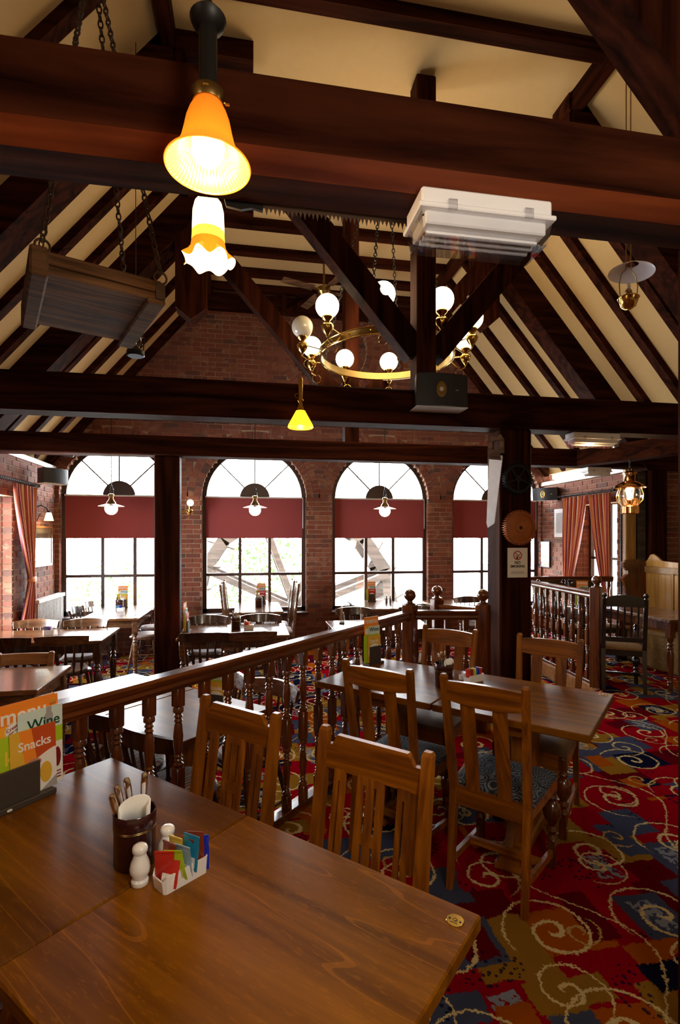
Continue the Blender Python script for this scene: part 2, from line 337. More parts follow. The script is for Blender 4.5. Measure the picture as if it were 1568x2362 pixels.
# ------------------------------------------------------------------ mesh helpers
class MB:
    def __init__(s): s.v = []; s.f = []; s.uv = None
    def add(s, vs, fs, mat=None):
        k = len(s.v)
        for p in vs: s.v.append(tuple(mat @ Vector(p)) if mat else tuple(p))
        s.f += [tuple(i + k for i in f) for f in fs]; return s
    def box(s, x0, y0, z0, x1, y1, z1, mat=None, ch=0.0):
        if ch <= 0:
            vs = [(x0, y0, z0), (x1, y0, z0), (x1, y1, z0), (x0, y1, z0), (x0, y0, z1), (x1, y0, z1), (x1, y1, z1), (x0, y1, z1)]
            return s.add(vs, [(0, 3, 2, 1), (4, 5, 6, 7), (0, 1, 5, 4), (1, 2, 6, 5), (2, 3, 7, 6), (3, 0, 4, 7)], mat)
        # chamfered on the vertical corners and both rims
        c = min(ch, abs(x1 - x0) / 2.1, abs(y1 - y0) / 2.1, abs(z1 - z0) / 2.1)
        def ring(o, z): return [(x0 + o, y0 + c if o < c else y0 + c, z)] if 0 else [
            (x0 + c, y0 + o, z), (x1 - c, y0 + o, z), (x1 - o, y0 + c, z), (x1 - o, y1 - c, z), (x1 - c, y1 - o, z), (x0 + c, y1 - o, z), (x0 + o, y1 - c, z), (x0 + o, y0 + c, z)]
        vs = ring(c, z0) + ring(0, z0 + c) + ring(0, z1 - c) + ring(c, z1)
        fs = [tuple(reversed(range(8))), tuple(range(24, 32))]
        for r in range(3):
            for i in range(8):
                j = (i + 1) % 8; fs.append((r * 8 + i, r * 8 + j, r * 8 + 8 + j, r * 8 + 8 + i))
        return s.add(vs, fs, mat)
    def lathe(s, prof, n=16, mat=None, cap=True, wave=None):
        vs = []; fs = []
        for r, z in prof:
            for i in range(n):
                a = 2 * PI * i / n; k = 1.0; dz = 0
                if wave: k, dz = wave(r, z, a)
                vs.append((r * k * math.cos(a), r * k * math.sin(a), z + dz))
        for j in range(len(prof) - 1):
            for i in range(n):
                q = (i + 1) % n; fs.append((j * n + i, j * n + q, j * n + n + q, j * n + n + i))
        if cap:
            if prof[0][0] > 1e-5: fs.append(tuple(reversed(range(n))))
            if prof[-1][0] > 1e-5: fs.append(tuple(range((len(prof) - 1) * n, len(prof) * n)))
        return s.add(vs, fs, mat)
    def bar(s, a, b, wx, wy, up=(0, 0, 1)):
        """square bar from a to b; wx across, wy along up"""
        a, b = Vector(a), Vector(b); d = b - a; L = d.length; d.normalize()
        x = d.cross(Vector(up));
        if x.length < 1e-4: x = d.cross(Vector((1, 0, 0)))
        x.normalize(); y = x.cross(d); y.normalize()
        mt = Matrix(((x[0], y[0], d[0], a[0]), (x[1], y[1], d[1], a[1]), (x[2], y[2], d[2], a[2]), (0, 0, 0, 1)))
        return s.box(-wx / 2, -wy / 2, 0, wx / 2, wy / 2, L, mt)
    def tube(s, pts, r, n=8, closed=False):
        pts = [Vector(p) for p in pts]; vs = []; fs = []; m = len(pts)
        prev = None
        for i, p in enumerate(pts):
            if closed: d = pts[(i + 1) % m] - pts[i - 1]
            else: d = pts[min(i + 1, m - 1)] - pts[max(i - 1, 0)]
            if d.length < 1e-9: d = Vector((0, 0, 1))
            d.normalize()
            if prev is None:
                x = d.cross(Vector((0, 0, 1)))
                if x.length < 0.1: x = d.cross(Vector((1, 0, 0)))
            else: x = prev - d * prev.dot(d)
            x.normalize(); prev = x; y = d.cross(x)
            rr = r[i] if isinstance(r, (list, tuple)) else r
            for k in range(n):
                a = 2 * PI * k / n; vs.append(tuple(p + x * rr * math.cos(a) + y * rr * math.sin(a)))
        for i in range(m if closed else m - 1):
            q = (i + 1) % m
            for k in range(n):
                l = (k + 1) % n; fs.append((i * n + k, i * n + l, q * n + l, q * n + k))
        if not closed: fs += [tuple(reversed(range(n))), tuple(range((m - 1) * n, m * n))]
        return s.add(vs, fs)
    def prism(s, poly, t0, t1, mat=None):
        """polygon in x,z extruded along y"""
        n = len(poly)
        vs = [(x, t0, z) for x, z in poly] + [(x, t1, z) for x, z in poly]
        fs = [tuple(range(n)), tuple(reversed(range(n, 2 * n)))] + [(i + n, (i + 1) % n + n, (i + 1) % n, i) for i in range(n)]
        return s.add(vs, fs, mat)
    def torus(s, c, R, r, n=24, m=8, axis='z'):
        pts = []
        for i in range(n):
            a = 2 * PI * i / n; x, y = R * math.cos(a), R * math.sin(a)
            pts.append({'z': (c[0] + x, c[1] + y, c[2]), 'y': (c[0] + x, c[1], c[2] + y), 'x': (c[0], c[1] + x, c[2] + y)}[axis])
        return s.tube(pts, r, m, True)
    def sphere(s, c, r, n=20, m=12, squash=1.0):
        prof = [(max(1e-6, r * math.sin(PI * j / m)), -r * squash * math.cos(PI * j / m)) for j in range(m + 1)]
        return s.lathe(prof, n, Matrix.Translation(c), cap=False)
    def mesh(s, name, m, smooth=False):
        me = bpy.data.meshes.new(name); me.from_pydata(s.v, [], s.f)
        if m: me.materials.append(m)
        if smooth:
            me.polygons.foreach_set('use_smooth', [True] * len(me.polygons))
            try: me.set_sharp_from_angle(angle=math.radians(38))
            except Exception: pass
        me.update(); return me
    def build(s, name, m, parent=None, smooth=False, loc=None, rz=0):
        return put(name, s.mesh(name, m, smooth), parent, loc, rz)

def put(name, data, parent=None, loc=None, rz=0):
    o = bpy.data.objects.new(name, data); C.objects.link(o)
    if parent: o.parent = parent
    if loc: o.location = loc
    if rz: o.rotation_euler = (0, 0, rz)
    return o
def tag(o, label, cat, group=None):
    o['label'] = label; o['category'] = cat
    if group: o['group'] = group
    return o
def thing(name, label, cat, loc=(0, 0, 0), rz=0, group=None):
    o = bpy.data.objects.new(name, None); C.objects.link(o); o.empty_display_size = 0.05
    o.location = loc; o.rotation_euler = (0, 0, rz)
    return tag(o, label, cat, group)
def struct(o, label=None, cat=None):
    o['kind'] = 'structure'
    if label: o['label'] = label
    if cat: o['category'] = cat
    return o
KIDS = {}
def dup(src, loc, rz, label, group=None):
    def cp(o, par):
        c = o.copy(); C.objects.link(c); c.parent = par
        for ch in list(o.children): cp(ch, c)
        return c
    r = cp(src, None); r.location = loc; r.rotation_euler = (src.rotation_euler[0], src.rotation_euler[1], rz)
    r['label'] = label
    if group: r['group'] = group
    return r
def once(first, loc, rz, label, group=None):
    """first use moves the original, later uses copy it"""
    if not first.get('used_flag'):
        first['used_flag'] = 1
        first.location = loc; first.rotation_euler = (0, 0, rz); first['label'] = label
        if group: first['group'] = group
        return first
    return dup(first, loc, rz, label, group)
def text(name, body, size, m, parent, loc, rot, extr=0.0004, align='CENTER', shear=0.0, bold=0.0, space=1.0):
    cu = bpy.data.curves.new(name, 'FONT'); cu.body = body; cu.size = size; cu.extrude = extr
    cu.align_x = align; cu.align_y = 'CENTER'; cu.shear = shear; cu.offset = bold; cu.space_character = space
    cu.space_line = 0.9; cu.resolution_u = 3
    cu.materials.append(m)
    o = bpy.data.objects.new(name, cu); C.objects.link(o); o.parent = parent
    o.location = loc; o.rotation_euler = rot
    return o

LOW = -0.17            # the floor beyond the railings lies one step lower
WL, WR, WB = -2.85, 5.10, 8.40
T = 1.18
def under(u):  return 3.2 + T * (min(u, 2.236 - u) + 2.474)      # underside of the rafters
CEIL = 5.50

#=SETTING=

# ================================================================== SETTING
# floors: the near platform (z 0) and the dining floor one step down
fl = MB().box(WL - 0.3, -3.5, LOW - 0.1, 6.9, 8.7, LOW).build('floor', M['carpet']); struct(fl)
plat = [(-2.85, -3.5), (6.6, -3.5), (6.6, 8.39), (3.74, 8.39), (3.74, 6.45), (3.64, 4.93), (2.42, 4.40), (1.30, 4.22), (-0.75, 2.10), (-2.85, -0.10)]
n_ = len(plat)
pm = MB(); pm.add([(x, y, LOW + 0.001) for x, y in plat] + [(x, y, 0) for x, y in plat],
                  [tuple(range(n_, 2 * n_)), tuple(reversed(range(n_)))] + [(i, (i + 1) % n_, (i + 1) % n_ + n_, i + n_) for i in range(n_)])
po = pm.build('floor_platform', M['carpet']); struct(po)
ns = MB()
for i in range(3, 9):
    a, b = plat[i], plat[i + 1]
    ns.bar((a[0], a[1], -0.075), (b[0], b[1], -0.075), 0.03, 0.16)
ns.build('nosing', M['lightwood'], po)

# ---------------- brickwork
BL, BH, CH, CW = 0.215, 0.065, 0.075, 0.225
BRK = MB().box(-BL / 2, -0.008, -BH / 2, BL / 2, 0.02, BH / 2, ch=0.004).mesh('brick', M['brick'])
def brick_wall(name, org, ang, length, z0, z1, holes, prio, thick=0.3, limit=300, top=None, hdr=True):
    """wall face through org, running along angle ang; +local y goes into the wall. holes(z, for_mortar)->list of (s0,s1)"""
    base = Matrix.Translation((org[0], org[1], 0)) @ Matrix.Rotation(ang, 4, 'Z')
    mort = MB(); rest = MB(); cand = []
    nz = int(round((z1 - z0) / CH)); rnd = random.Random(3)
    for k in range(nz):
        z = z0 + k * CH; zc = z + CH / 2
        lo, hi = (0, length) if top is None else top(zc)
        if hi - lo < 0.05: continue
        for fm in (True, False):
            segs = [(lo, hi)]
            for a, b in holes(zc, fm):
                nsg = []
                for p, q in segs:
                    if b <= p or a >= q: nsg.append((p, q)); continue
                    if a > p: nsg.append((p, a))
                    if b < q: nsg.append((b, q))
                segs = nsg
            for p, q in segs:
                if q - p < 0.03: continue
                if fm: mort.box(p, 0, z, q, thick, z + CH, base); continue
                s = math.floor(p / CW) * CW + (0 if k % 2 else CW / 2) - CW
                while s < q:
                    a, b = max(s, p) + 0.005, min(s + CW, q) - 0.005
                    if b - a > 0.03: cand.append((a, b, z + CH / 2, rnd.uniform(-0.003, 0.003)))
                    s += CW
    wobj = struct(mort.build(name, M['mortar']))
    cand.sort(key=lambda c: prio((c[0] + c[1]) / 2, c[2]))
    for i, (a, b, zc, dy) in enumerate(cand):
        if i < limit and prio((a + b) / 2, zc) < 90:
            o = bpy.data.objects.new('brick', BRK); C.objects.link(o); o.parent = wobj
            o.location = base @ Vector(((a + b) / 2, dy, zc)); o.rotation_euler = (0, 0, ang); o.scale = ((b - a) / BL, 1, 1)
        else:
            rest.box(a, -0.008 + dy, zc - BH / 2, b, 0.02, zc + BH / 2, base)
    return wobj, rest, base

WC = (-1.965, 0.105, 2.175, 4.245); HW = 0.825; SP = 2.24; SILL = 0.40
RC, RZ, RO, RI = 1.30, 4.70, 0.85, 0.64
U0 = WL - 0.25
def holes_back(z, fm):
    out = []
    for c in WC:
        if SILL < z < SP: out.append((c - HW - U0, c + HW - U0))
        elif z >= SP:
            R = HW if fm else HW + 0.225
            if z - SP < R:
                h = math.sqrt(R * R - (z - SP) ** 2); out.append((c - h - U0, c + h - U0))
    R = RI if fm else RO
    if abs(z - RZ) < R:
        h = math.sqrt(R * R - (z - RZ) ** 2); out.append((RC - h - U0, RC + h - U0))
    return out
def top_back(z):
    h = (z - 2.95 - 2.0 * 0) / T
    lo = max(0, -2.474 + (z - 3.35) / T - U0); hi = min(5.35 - U0, 2.236 + 2.474 - (z - 3.35) / T - U0)
    return lo, hi
def prio_back(s, z):
    u = s + U0
    if 0.6 < z < 2.3 and (-1.2 < u < -0.7 or 0.9 < u < 1.4 or 2.95 < u < 3.5): return 0
    if z > 3.3 and u < 0.75: return 5 + abs(u + 0.3)
    if z > 2.7: return 20 + abs(u)
    return 80
wb, rest, bm_ = brick_wall('wall_back', (U0, WB), 0, 5.35 - U0, LOW - 0.05, 5.65, holes_back, prio_back, 0.3, 300, top_back)
for c in WC:                                   # two rings of arch bricks and the brick jambs
    for R0, R1 in ((HW, HW + 0.105), (HW + 0.115, HW + 0.22)):
        n = int(PI * (R0 + 0.05) / 0.075)
        for i in range(n):
            a0 = PI * (i + 0.06) / n; a1 = PI * (i + 0.94) / n
            vs = []
            for y in (WB - 0.008, WB + 0.17):
                for r, a in ((R0, a0), (R1, a0), (R1, a1), (R0, a1)): vs.append((c + r * math.cos(a), y, SP + r * math.sin(a)))
            rest.add(vs, [(0, 1, 2, 3), (7, 6, 5, 4), (0, 4, 5, 1), (1, 5, 6, 2), (2, 6, 7, 3), (3, 7, 4, 0)])
    z = LOW - 0.05
    while z < SP - 0.05:
        if z > SILL - 0.05:
            for sg in (-1, 1):
                x0 = c + sg * HW
                rest.box(min(x0, x0 - sg * 0.008), WB - 0.006, z + 0.005, max(x0, x0 - sg * 0.008), WB + 0.10, z + 0.07)
                rest.box(min(x0, x0 - sg * 0.008), WB + 0.11, z + 0.005, max(x0, x0 - sg * 0.008), WB + 0.19, z + 0.07)
        z += CH
for R0, R1 in ((RI, RI + 0.1), (RI + 0.11, RO)):
    n = int(2 * PI * (R0 + 0.05) / 0.075)
    for i in range(n):
        a0 = 2 * PI * (i + 0.06) / n; a1 = 2 * PI * (i + 0.94) / n; vs = []
        for y in (WB - 0.008, WB + 0.14):
            for r, a in ((R0, a0), (R1, a0), (R1, a1), (R0, a1)): vs.append((RC + r * math.cos(a), y, RZ + r * math.sin(a)))
        rest.add(vs, [(0, 1, 2, 3), (7, 6, 5, 4), (0, 4, 5, 1), (1, 5, 6, 2), (2, 6, 7, 3), (3, 7, 4, 0)])
# recessed brick panel inside the round opening
disc = MB(); disc.lathe([(0.0001, 0), (RI + 0.03, 0)], 40, Matrix.Translation((RC, WB + 0.14, RZ)) @ Matrix.Rotation(PI / 2, 4, 'X'), cap=False)
disc.build('recess_panel', M['mortar'], wb)
for k in range(-9, 9):
    z = RZ + (k + 0.5) * CH; h = math.sqrt(max(0, RI * RI - (z - RZ) ** 2)) + 0.01
    s = RC - h - (0 if k % 2 else CW / 2)
    while s < RC + h:
        a, b = max(s, RC - h), min(s + BL, RC + h)
        if b - a > 0.04: rest.box(a, WB + 0.128, z - BH / 2, b, WB + 0.15, z + BH / 2)
        s += CW
ro = rest.build('brickwork', M['brick'], wb); ro['kind'] = 'stuff'
# dark iron rail and ties running over the arches
it = MB(); it.tube([(-2.6, WB - 0.03, 3.42), (4.9, WB - 0.03, 3.42)], 0.016, 6)
for u in (-1.96, 0.1, 2.17): it.bar((u, WB - 0.03, 3.40), (u, WB - 0.03, 3.78), 0.05, 0.04)
it.build('tie_bar', M['iron'], wb)

def simple_holes(a, b, z0, z1):
    return lambda z, fm: [(a, b)] if z0 < z < z1 else []
# left wall: local s runs from v = 8.4 towards the camera ; face at u = WL, looks towards +u
wl, rest, _ = brick_wall('wall_left', (WL, -3.5), PI / 2, 12.0, LOW - 0.05, 2.62, simple_holes(5.5 + 3.5, 7.0 + 3.5, 0.45, 2.10),
                         lambda s, z: 0 if s - 3.5 > 6.9 and z > 0.5 else (10 if s - 3.5 > 5 and z > 0.8 else 99), 0.3, 300)
ro = rest.build('brickwork', M['brick'], wl); ro['kind'] = 'stuff'
MB().box(WL - 0.3, -3.5, 2.60, WL + 0.03, WB, 2.66).build('wall_plate', M['blindcream'], wl)
# right wall: faces -u
wr, rest, _ = brick_wall('wall_right', (WR, WB), -PI / 2, 2.05, LOW - 0.05, 2.52, simple_holes(WB - 7.45, WB - 6.52, 0.45, 2.12),
                         lambda s, z: 0 if z > 0.7 else 99, 0.3, 300)
ro = rest.build('brickwork', M['brick'], wr); ro['kind'] = 'stuff'
MB().box(WR - 0.04, 6.35, 2.50, WR + 0.3, WB, 2.56).build('wall_plate', M['blindcream'], wr)
jr = MB()
for k in range(22):
    z = 0.45 + k * CH + 0.005
    jr.box(WR + 0.005, 7.44, z, WR + 0.11, 7.46, z + BH); jr.box(WR + 0.12, 7.44, z, WR + 0.22, 7.46, z + BH)
ro = jr.build('brickwork', M['brick'], wr); ro['kind'] = 'stuff'
jl = MB()
for k in range(22):
    z = 0.45 + k * CH + 0.005
    jl.box(WL - 0.11, 6.985, z, WL - 0.005, 7.005, z + BH); jl.box(WL - 0.20, 6.985, z, WL - 0.12, 7.005, z + BH)
ro = jl.build('brickwork', M['brick'], wl); ro['kind'] = 'stuff'
# brick pier that faces the room behind the settle
wp, rest, _ = brick_wall('wall_alcove', (5.40, 6.42), 0, 1.3, -0.05, 2.65, lambda z, fm: [], lambda s, z: 0 if z > 0.9 else 99, 0.1, 160)
ro = rest.build('brickwork', M['brick'], wp); ro['kind'] = 'stuff'
# the unseen rest of the room
struct(MB().box(6.6, -3.5, -0.1, 6.9, 7.2, 4.2).build('wall_side', M['plaster']))
struct(MB().box(WL - 0.3, -3.8, -0.2, 6.9, -3.5, 5.8).build('wall_front', M['plaster']))

# ---------------- windows
def window_back(i, c):
    v0, v1 = 8.50, 8.56
    fr = MB()
    fr.box(c - HW, v0, SILL, c - HW + 0.07, v1, SP + 0.02); fr.box(c + HW - 0.07, v0, SILL, c + HW, v1, SP + 0.02)
    fr.box(c - HW, v0, SILL, c + HW, v1, SILL + 0.07)
    n = 28; vs = []; fs = []
    for k in range(n + 1):
        a = PI * k / n
        for y in (v0, v1):
            for r in (HW - 0.07, HW + 0.01): vs.append((c + r * math.cos(a), y, SP + r * math.sin(a)))
    for k in range(n):
        a, b = k * 4, k * 4 + 4
        fs += [(a, a + 1, b + 1, b), (a + 2, b + 2, b + 3, a + 3), (a, b, b + 2, a + 2), (a + 1, a + 3, b + 3, b + 1)]
    fr.add(vs, fs)
    fo = struct(fr.build('window_%d' % i, M['frame']))
    for du in (-0.235, 0.235): MB().box(c + du - 0.024, v0, SILL + 0.06, c + du + 0.024, v1, SP).build('mullion', M['frame'], fo)
    for z in (1.01, 1.62, SP): MB().box(c - HW + 0.05, v0 + 0.004, z - 0.022, c + HW - 0.05, v1 - 0.004, z + 0.022).build('glazing_bar', M['frame'], fo)
    hub = [(c + 0.24 * math.cos(PI * k / 14), SP + 0.24 * math.sin(PI * k / 14)) for k in range(15)]
    MB().prism(hub, v0 + 0.01, v1 - 0.01).build('fan_hub', M['frame'], fo)
    for a in (45, 90, 135):
        a = math.radians(a)
        MB().bar((c + 0.2 * math.cos(a), 8.53, SP + 0.2 * math.sin(a)), (c + 0.78 * math.cos(a), 8.53, SP + 0.78 * math.sin(a)), 0.02, 0.03, (0, 1, 0)).build('fan_spoke', M['frame'], fo)
    xs = [c - HW + 0.06, c - 0.235, c + 0.235, c + HW - 0.06]; zs = [SILL + 0.06, 1.01, 1.62, SP]
    for a, b in zip(xs, xs[1:]):
        for p, q in zip(zs, zs[1:]):
            MB().box(a, 8.528, p, b, 8.532, q).build('pane', M['glass'], fo)
    fan = [(c + 0.76 * math.cos(PI * k / 20), SP + 0.76 * math.sin(PI * k / 20)) for k in range(21)]
    MB().prism(fan, 8.528, 8.532).build('fan_pane', M['glass'], fo)
    MB().box(c - HW - 0.03, 8.30, SILL - 0.03, c + HW + 0.03, 8.52, SILL + 0.005, ch=0.008).build('sill', M['frame'], fo)
    # roller blind let down over the middle of the window
    where = ['the left window by the radiator', 'the window beside the wall lamp', 'the window left of the saw post', 'the window behind the saw post'][i - 1]
    b = thing('roller_blind', 'maroon roller blind let half down over ' + where, 'blind', (c, 8.485, 0), group='maroon roller blinds')
    MB().box(-0.765, -0.004, 1.60, 0.765, 0.004, 2.235).build('fabric', M['blind'], b)
    MB().tube([(-0.775, 0, 2.245), (0.775, 0, 2.245)], 0.014, 8).build('roller', M['blindcream'], b)
    MB().box(-0.765, -0.009, 1.59, 0.765, 0.009, 1.612).build('bottom_bar', M['blind'], b)
    MB().tube([(0.775, -0.01, 2.24), (0.775, -0.01, 1.75)], 0.004, 5).build('cord', M['blindcream'], b)
for i, c in enumerate(WC): window_back(i + 1, c)
def window_side(i, u, v0, v1, z0, z1):
    fr = MB()
    for a, b in ((v0, v0 + 0.06), (v1 - 0.06, v1)): fr.box(u - 0.03, a, z0, u + 0.03, b, z1)
    fr.box(u - 0.03, v0, z0, u + 0.03, v1, z0 + 0.06); fr.box(u - 0.03, v0, z1 - 0.06, u + 0.03, v1, z1)
    vm = (v0 + v1) / 2
    fo = struct(fr.build('window_%d' % i, M['frame']))
    MB().box(u - 0.025, vm - 0.02, z0, u + 0.025, vm + 0.02, z1).build('mullion', M['frame'], fo)
    MB().box(u - 0.022, v0, (z0 + z1) / 2 - 0.02, u + 0.022, v1, (z0 + z1) / 2 + 0.02).build('glazing_bar', M['frame'], fo)
    for a, b in ((v0 + 0.05, vm), (vm, v1 - 0.05)):
        for p, q in ((z0 + 0.05, (z0 + z1) / 2), ((z0 + z1) / 2, z1 - 0.05)):
            MB().box(u - 0.002, a, p, u + 0.002, b, q).build('pane', M['glass'], fo)
window_side(5, WL - 0.2, 5.5, 7.0, 0.42, 2.13)
window_side(6, WR + 0.25, 6.52, 7.45, 0.42, 2.15)

# ---------------- roof: plaster between rafters and joists
zf = lambda u: under(u) + 0.11
ue = -2.474 + (CEIL - 3.31) / T                     # where slope meets the flat ceiling
um = 2.236 - ue
pl = MB()
prof = [(WL - 0.3, zf(WL - 0.3)), (ue, CEIL), (um, CEIL), (5.22, zf(5.22)), (6.9, zf(5.22))]
for (a, za), (b, zb) in zip(prof, prof[1:]):
    pl.add([(a, -3.5, za), (b, -3.5, zb), (b, 8.7, zb), (a, 8.7, za), (a, -3.5, za + 0.1), (b, -3.5, zb + 0.1), (b, 8.7, zb + 0.1), (a, 8.7, za + 0.1)],
           [(0, 1, 2, 3), (7, 6, 5, 4), (0, 4, 5, 1), (1, 5, 6, 2), (2, 6, 7, 3), (3, 7, 4, 0)])
ceil = struct(pl.build('ceiling', M['plaster']))
def slope_member(name, v, w, d, side, u_lo=None, m=None, proud=0.0):
    """rafter: d is its depth below the plaster"""
    a = u_lo if u_lo is not None else WL - 0.05
    b = ue + 0.02
    q = []
    for u, t in ((a, 0), (b, 0), (b, 1), (a, 1)):
        q.append((u if side == 'L' else 2.236 - u, zf(u) - (0 if t else d)))
    return MB().prism(q, v - w / 2, v + w / 2).build(name, m or M['beam_x'], ceil)
RV = [-2.6, -2.05, -1.5, -0.95, -0.4, 0.15, 0.7, 2.0, 2.5, 3.0, 3.5, 4.62, 5.07, 5.56, 6.72, 7.27, 7.83]
for v in RV:
    slope_member('rafter', v, 0.10, 0.11, 'L'); slope_member('rafter', v, 0.10, 0.11, 'R')
slope_member('rafter', 8.33, 0.14, 0.14, 'L'); slope_member('rafter', 8.33, 0.14, 0.14, 'R')
JV = [-2.2, -1.5, -0.8, -0.1, 0.6, 2.0, 2.6, 3.15, 3.70, 4.72, 5.35, 6.47, 7.10, 7.67, 8.15]
for v in JV: MB().box(ue - 0.02, v - 0.055, CEIL - 0.10, um + 0.02, v + 0.055, CEIL + 0.01).build('joist', M['beam_x'], ceil)
for u in (ue + 0.02, um - 0.02): MB().box(u - 0.05, -3.5, CEIL - 0.16, u + 0.05, 8.4, CEIL).build('purlin', M['beam_y'], ceil)
MB().box(ue, 8.22, CEIL - 0.34, um, 8.40, CEIL - 0.12).build('wall_beam', M['beam_x'], ceil)
# small ceiling braces near the gable
for a, b in (((0.55, 8.15, 5.38), (0.55, 8.15, 5.08)), ((0.6, 8.1, 5.1), (1.0, 8.1, 5.38)), ((1.9, 8.1, 5.1), (1.55, 8.1, 5.38))):
    MB().bar(a, b, 0.07, 0.07, (0, 1, 0)).build('brace', M['beam_z'], ceil)

# ---------------- roof trusses (each one bolted together)
def truss(v0, v1, z0, z1, u0, u1, king=None, struts=(), pend=(), princ=(), label=''):
    t = bpy.data.objects.new('roof_truss', None); C.objects.link(t); struct(t, label)
    if label:
        c_ = 0.045; q_ = [(v0, z0 + c_), (v0 + c_, z0), (v1 - 0.01, z0), (v1, z0 + 0.01), (v1, z1), (v0, z1)]
        MB().prism(q_, u0, u1, Matrix(((0, 1, 0, 0), (1, 0, 0, 0), (0, 0, 1, 0), (0, 0, 0, 1)))).build('tie_beam', M['beam_x'], t)
        e_ = MB(); e_.add([(u0, v0 - 0.001, z0 + c_ - 0.002), (u1, v0 - 0.001, z0 + c_ - 0.002), (u1, v0 + c_ - 0.002, z0 - 0.001), (u0, v0 + c_ - 0.002, z0 - 0.001)], [(3, 2, 1, 0), (0, 1, 2, 3)][:1]); e_.build('lamplit_edge', M['lamplit'], t)  # lamp light along the chamfer, painted as a redder strip
    else: MB().box(u0, v0, z0, u1, v1, z1, ch=0.012).build('tie_beam', M['beam_x'], t)
    vm, wv = (v0 + v1) / 2, (v1 - v0) * 0.9
    if king: MB().box(king[0], v0 + 0.01, z1 - 0.01, king[1], v1 - 0.01, CEIL - 0.02, ch=0.01).build('king_post', M['beam_z'], t)
    for (a, b, c, d, wd) in struts: MB().bar((a, vm, b), (c, vm, d), wd, wv * 0.85, (0, 1, 0)).build('strut', M['beam_z'], t)
    for (a, b, zb, zt) in pend:
        p = MB().box(a, v0, zb, b, v1, zt); mid = (a + b) / 2
        p.prism([(a, zb), (mid, zb - 0.13), (b, zb)], v0, v1); p.build('queen_post', M['beam_z'], t)
        MB().box(a - 0.02, v0 - 0.02, zt - 0.02, b + 0.5 * (1 if a < 1 else 0) + 0.02, v1 + 0.02, CEIL - 0.01).build('head_block', M['beam_x'], t)
    for side, d in princ:
        q = []
        a, b = (WL + 0.02, ue + 0.05)
        for u, tt in ((a, 0), (b, 0), (b, 1), (a, 1)): q.append((u if side == 'L' else 2.236 - u, zf(u) - (0.0 if not tt else d)))
        MB().prism(q, v0 - 0.02, v1 + 0.02).build('principal_rafter', M['beam_x'], t)
    return t
tA = truss(1.30, 1.465, 2.525, 2.745, WL, 6.6, struts=((1.72, 2.55, 0.62, 3.77, 0.2), (-1.7, 2.6, -0.7, 3.7, 0.2)), princ=(('L', 0.4), ('R', 0.4)), label='nearest roof truss with a wide dark tie beam over the near tables')
tB = truss(4.15, 4.36, 2.54, 2.83, WL, 6.6, king=(1.385, 1.555), princ=(('L', 0.36), ('R', 0.36)), pend=((-0.80, -0.48, 4.75, 5.36), (2.78, 3.1, 4.9, 5.36)),
           struts=((1.40, 3.16, -0.36, 5.22, 0.19), (1.56, 3.16, 3.16, 5.04, 0.19)))
tC = truss(5.93, 6.14, 2.50, 2.715, WL, 6.6, king=(1.11, 1.275), princ=(('L', 0.42), ('R', 0.42)), pend=((-0.79, -0.46, 4.14, 5.36), (2.72, 3.03, 4.3, 5.36)),
           struts=((1.13, 3.12, -0.52, 5.02, 0.19), (1.26, 3.12, 2.78, 4.86, 0.19)))
def post(name, u0, u1, v0, v1, z0, z1, m='beam_z'):
    p = MB().box(u0, v0, z0, u1, v1, z1, ch=0.012).build(name, M[m]); struct(p); return p
pA = post('trim_1', 1.351, 1.55, 1.305, 1.46, 0.0, 2.525)
pB = post('trim_2', 2.135, 2.43, 4.17, 4.42, 0.0, 2.54)
pC = post('trim_3', -1.015, -0.745, 5.95, 6.14, LOW, 2.50)
# dragon beam and the posts by the settle
q = MB().bar((4.15, 5.95, 2.60), (4.80, 4.40, 2.60), 0.2, 0.2); struct(q.build('trim_4', M['beam_y']))
struct(MB().box(4.60, 4.18, 2.32, 4.75, 4.40, 2.55).build('trim_5', M['beam_z']))
struct(MB().box(5.04, 6.27, 0, 5.20, 6.34, 2.6, ch=0.01).build('trim_6', M['pine']))
post('trim_7', 5.235, 5.36, 6.28, 6.41, 0, 2.6, 'wheelwood')
post('trim_8', 5.38, 5.64, 6.22, 6.41, 0, 2.6)
struct(MB().tube([(4.99, 6.30, 0), (4.99, 6.30, 2.1)], 0.014, 6).build('trim_9', M['iron']))

# ---------------- outside: yard, water wheel, hedge
struct(MB().box(-16, 8.9, -0.5, 18, 40, -0.4).build('ground', M['paving']))
wh = thing('water_wheel', 'big weathered timber water wheel standing outside the middle windows', 'wheel', (0.95, 10.9, 0.15))
for yy in (-0.45, 0.45):
    for k in range(16):
        a0, a1 = 2 * PI * k / 16, 2 * PI * (k + 1.05) / 16
        MB().bar((2.0 * math.cos(a0), yy, 2.0 * math.sin(a0)), (2.0 * math.cos(a1), yy, 2.0 * math.sin(a1)), 0.10, 0.24, (math.cos(a0), 0, math.sin(a0))).build('rim_segment', M['wheelwood'], wh)
    for k in range(4):
        a = PI * k / 4 + 0.35
        MB().bar((-2.0 * math.cos(a), yy, -2.0 * math.sin(a)), (2.0 * math.cos(a), yy, 2.0 * math.sin(a)), 0.12, 0.2, (0, 1, 0)).build('spoke', M['wheelwood'], wh)
for k in range(24):
    a = 2 * PI * k / 24
    MB().bar((1.72 * math.cos(a), 0, 1.72 * math.sin(a)), (2.25 * math.cos(a + .12), 0, 2.25 * math.sin(a + .12)), 0.9, 0.03, (math.cos(a + PI / 2), 0, math.sin(a + PI / 2))).build('paddle', M['wheelwood'], wh)
MB().tube([(0, -0.7, 0), (0, 0.7, 0)], 0.16, 12).build('axle', M['iron'], wh)
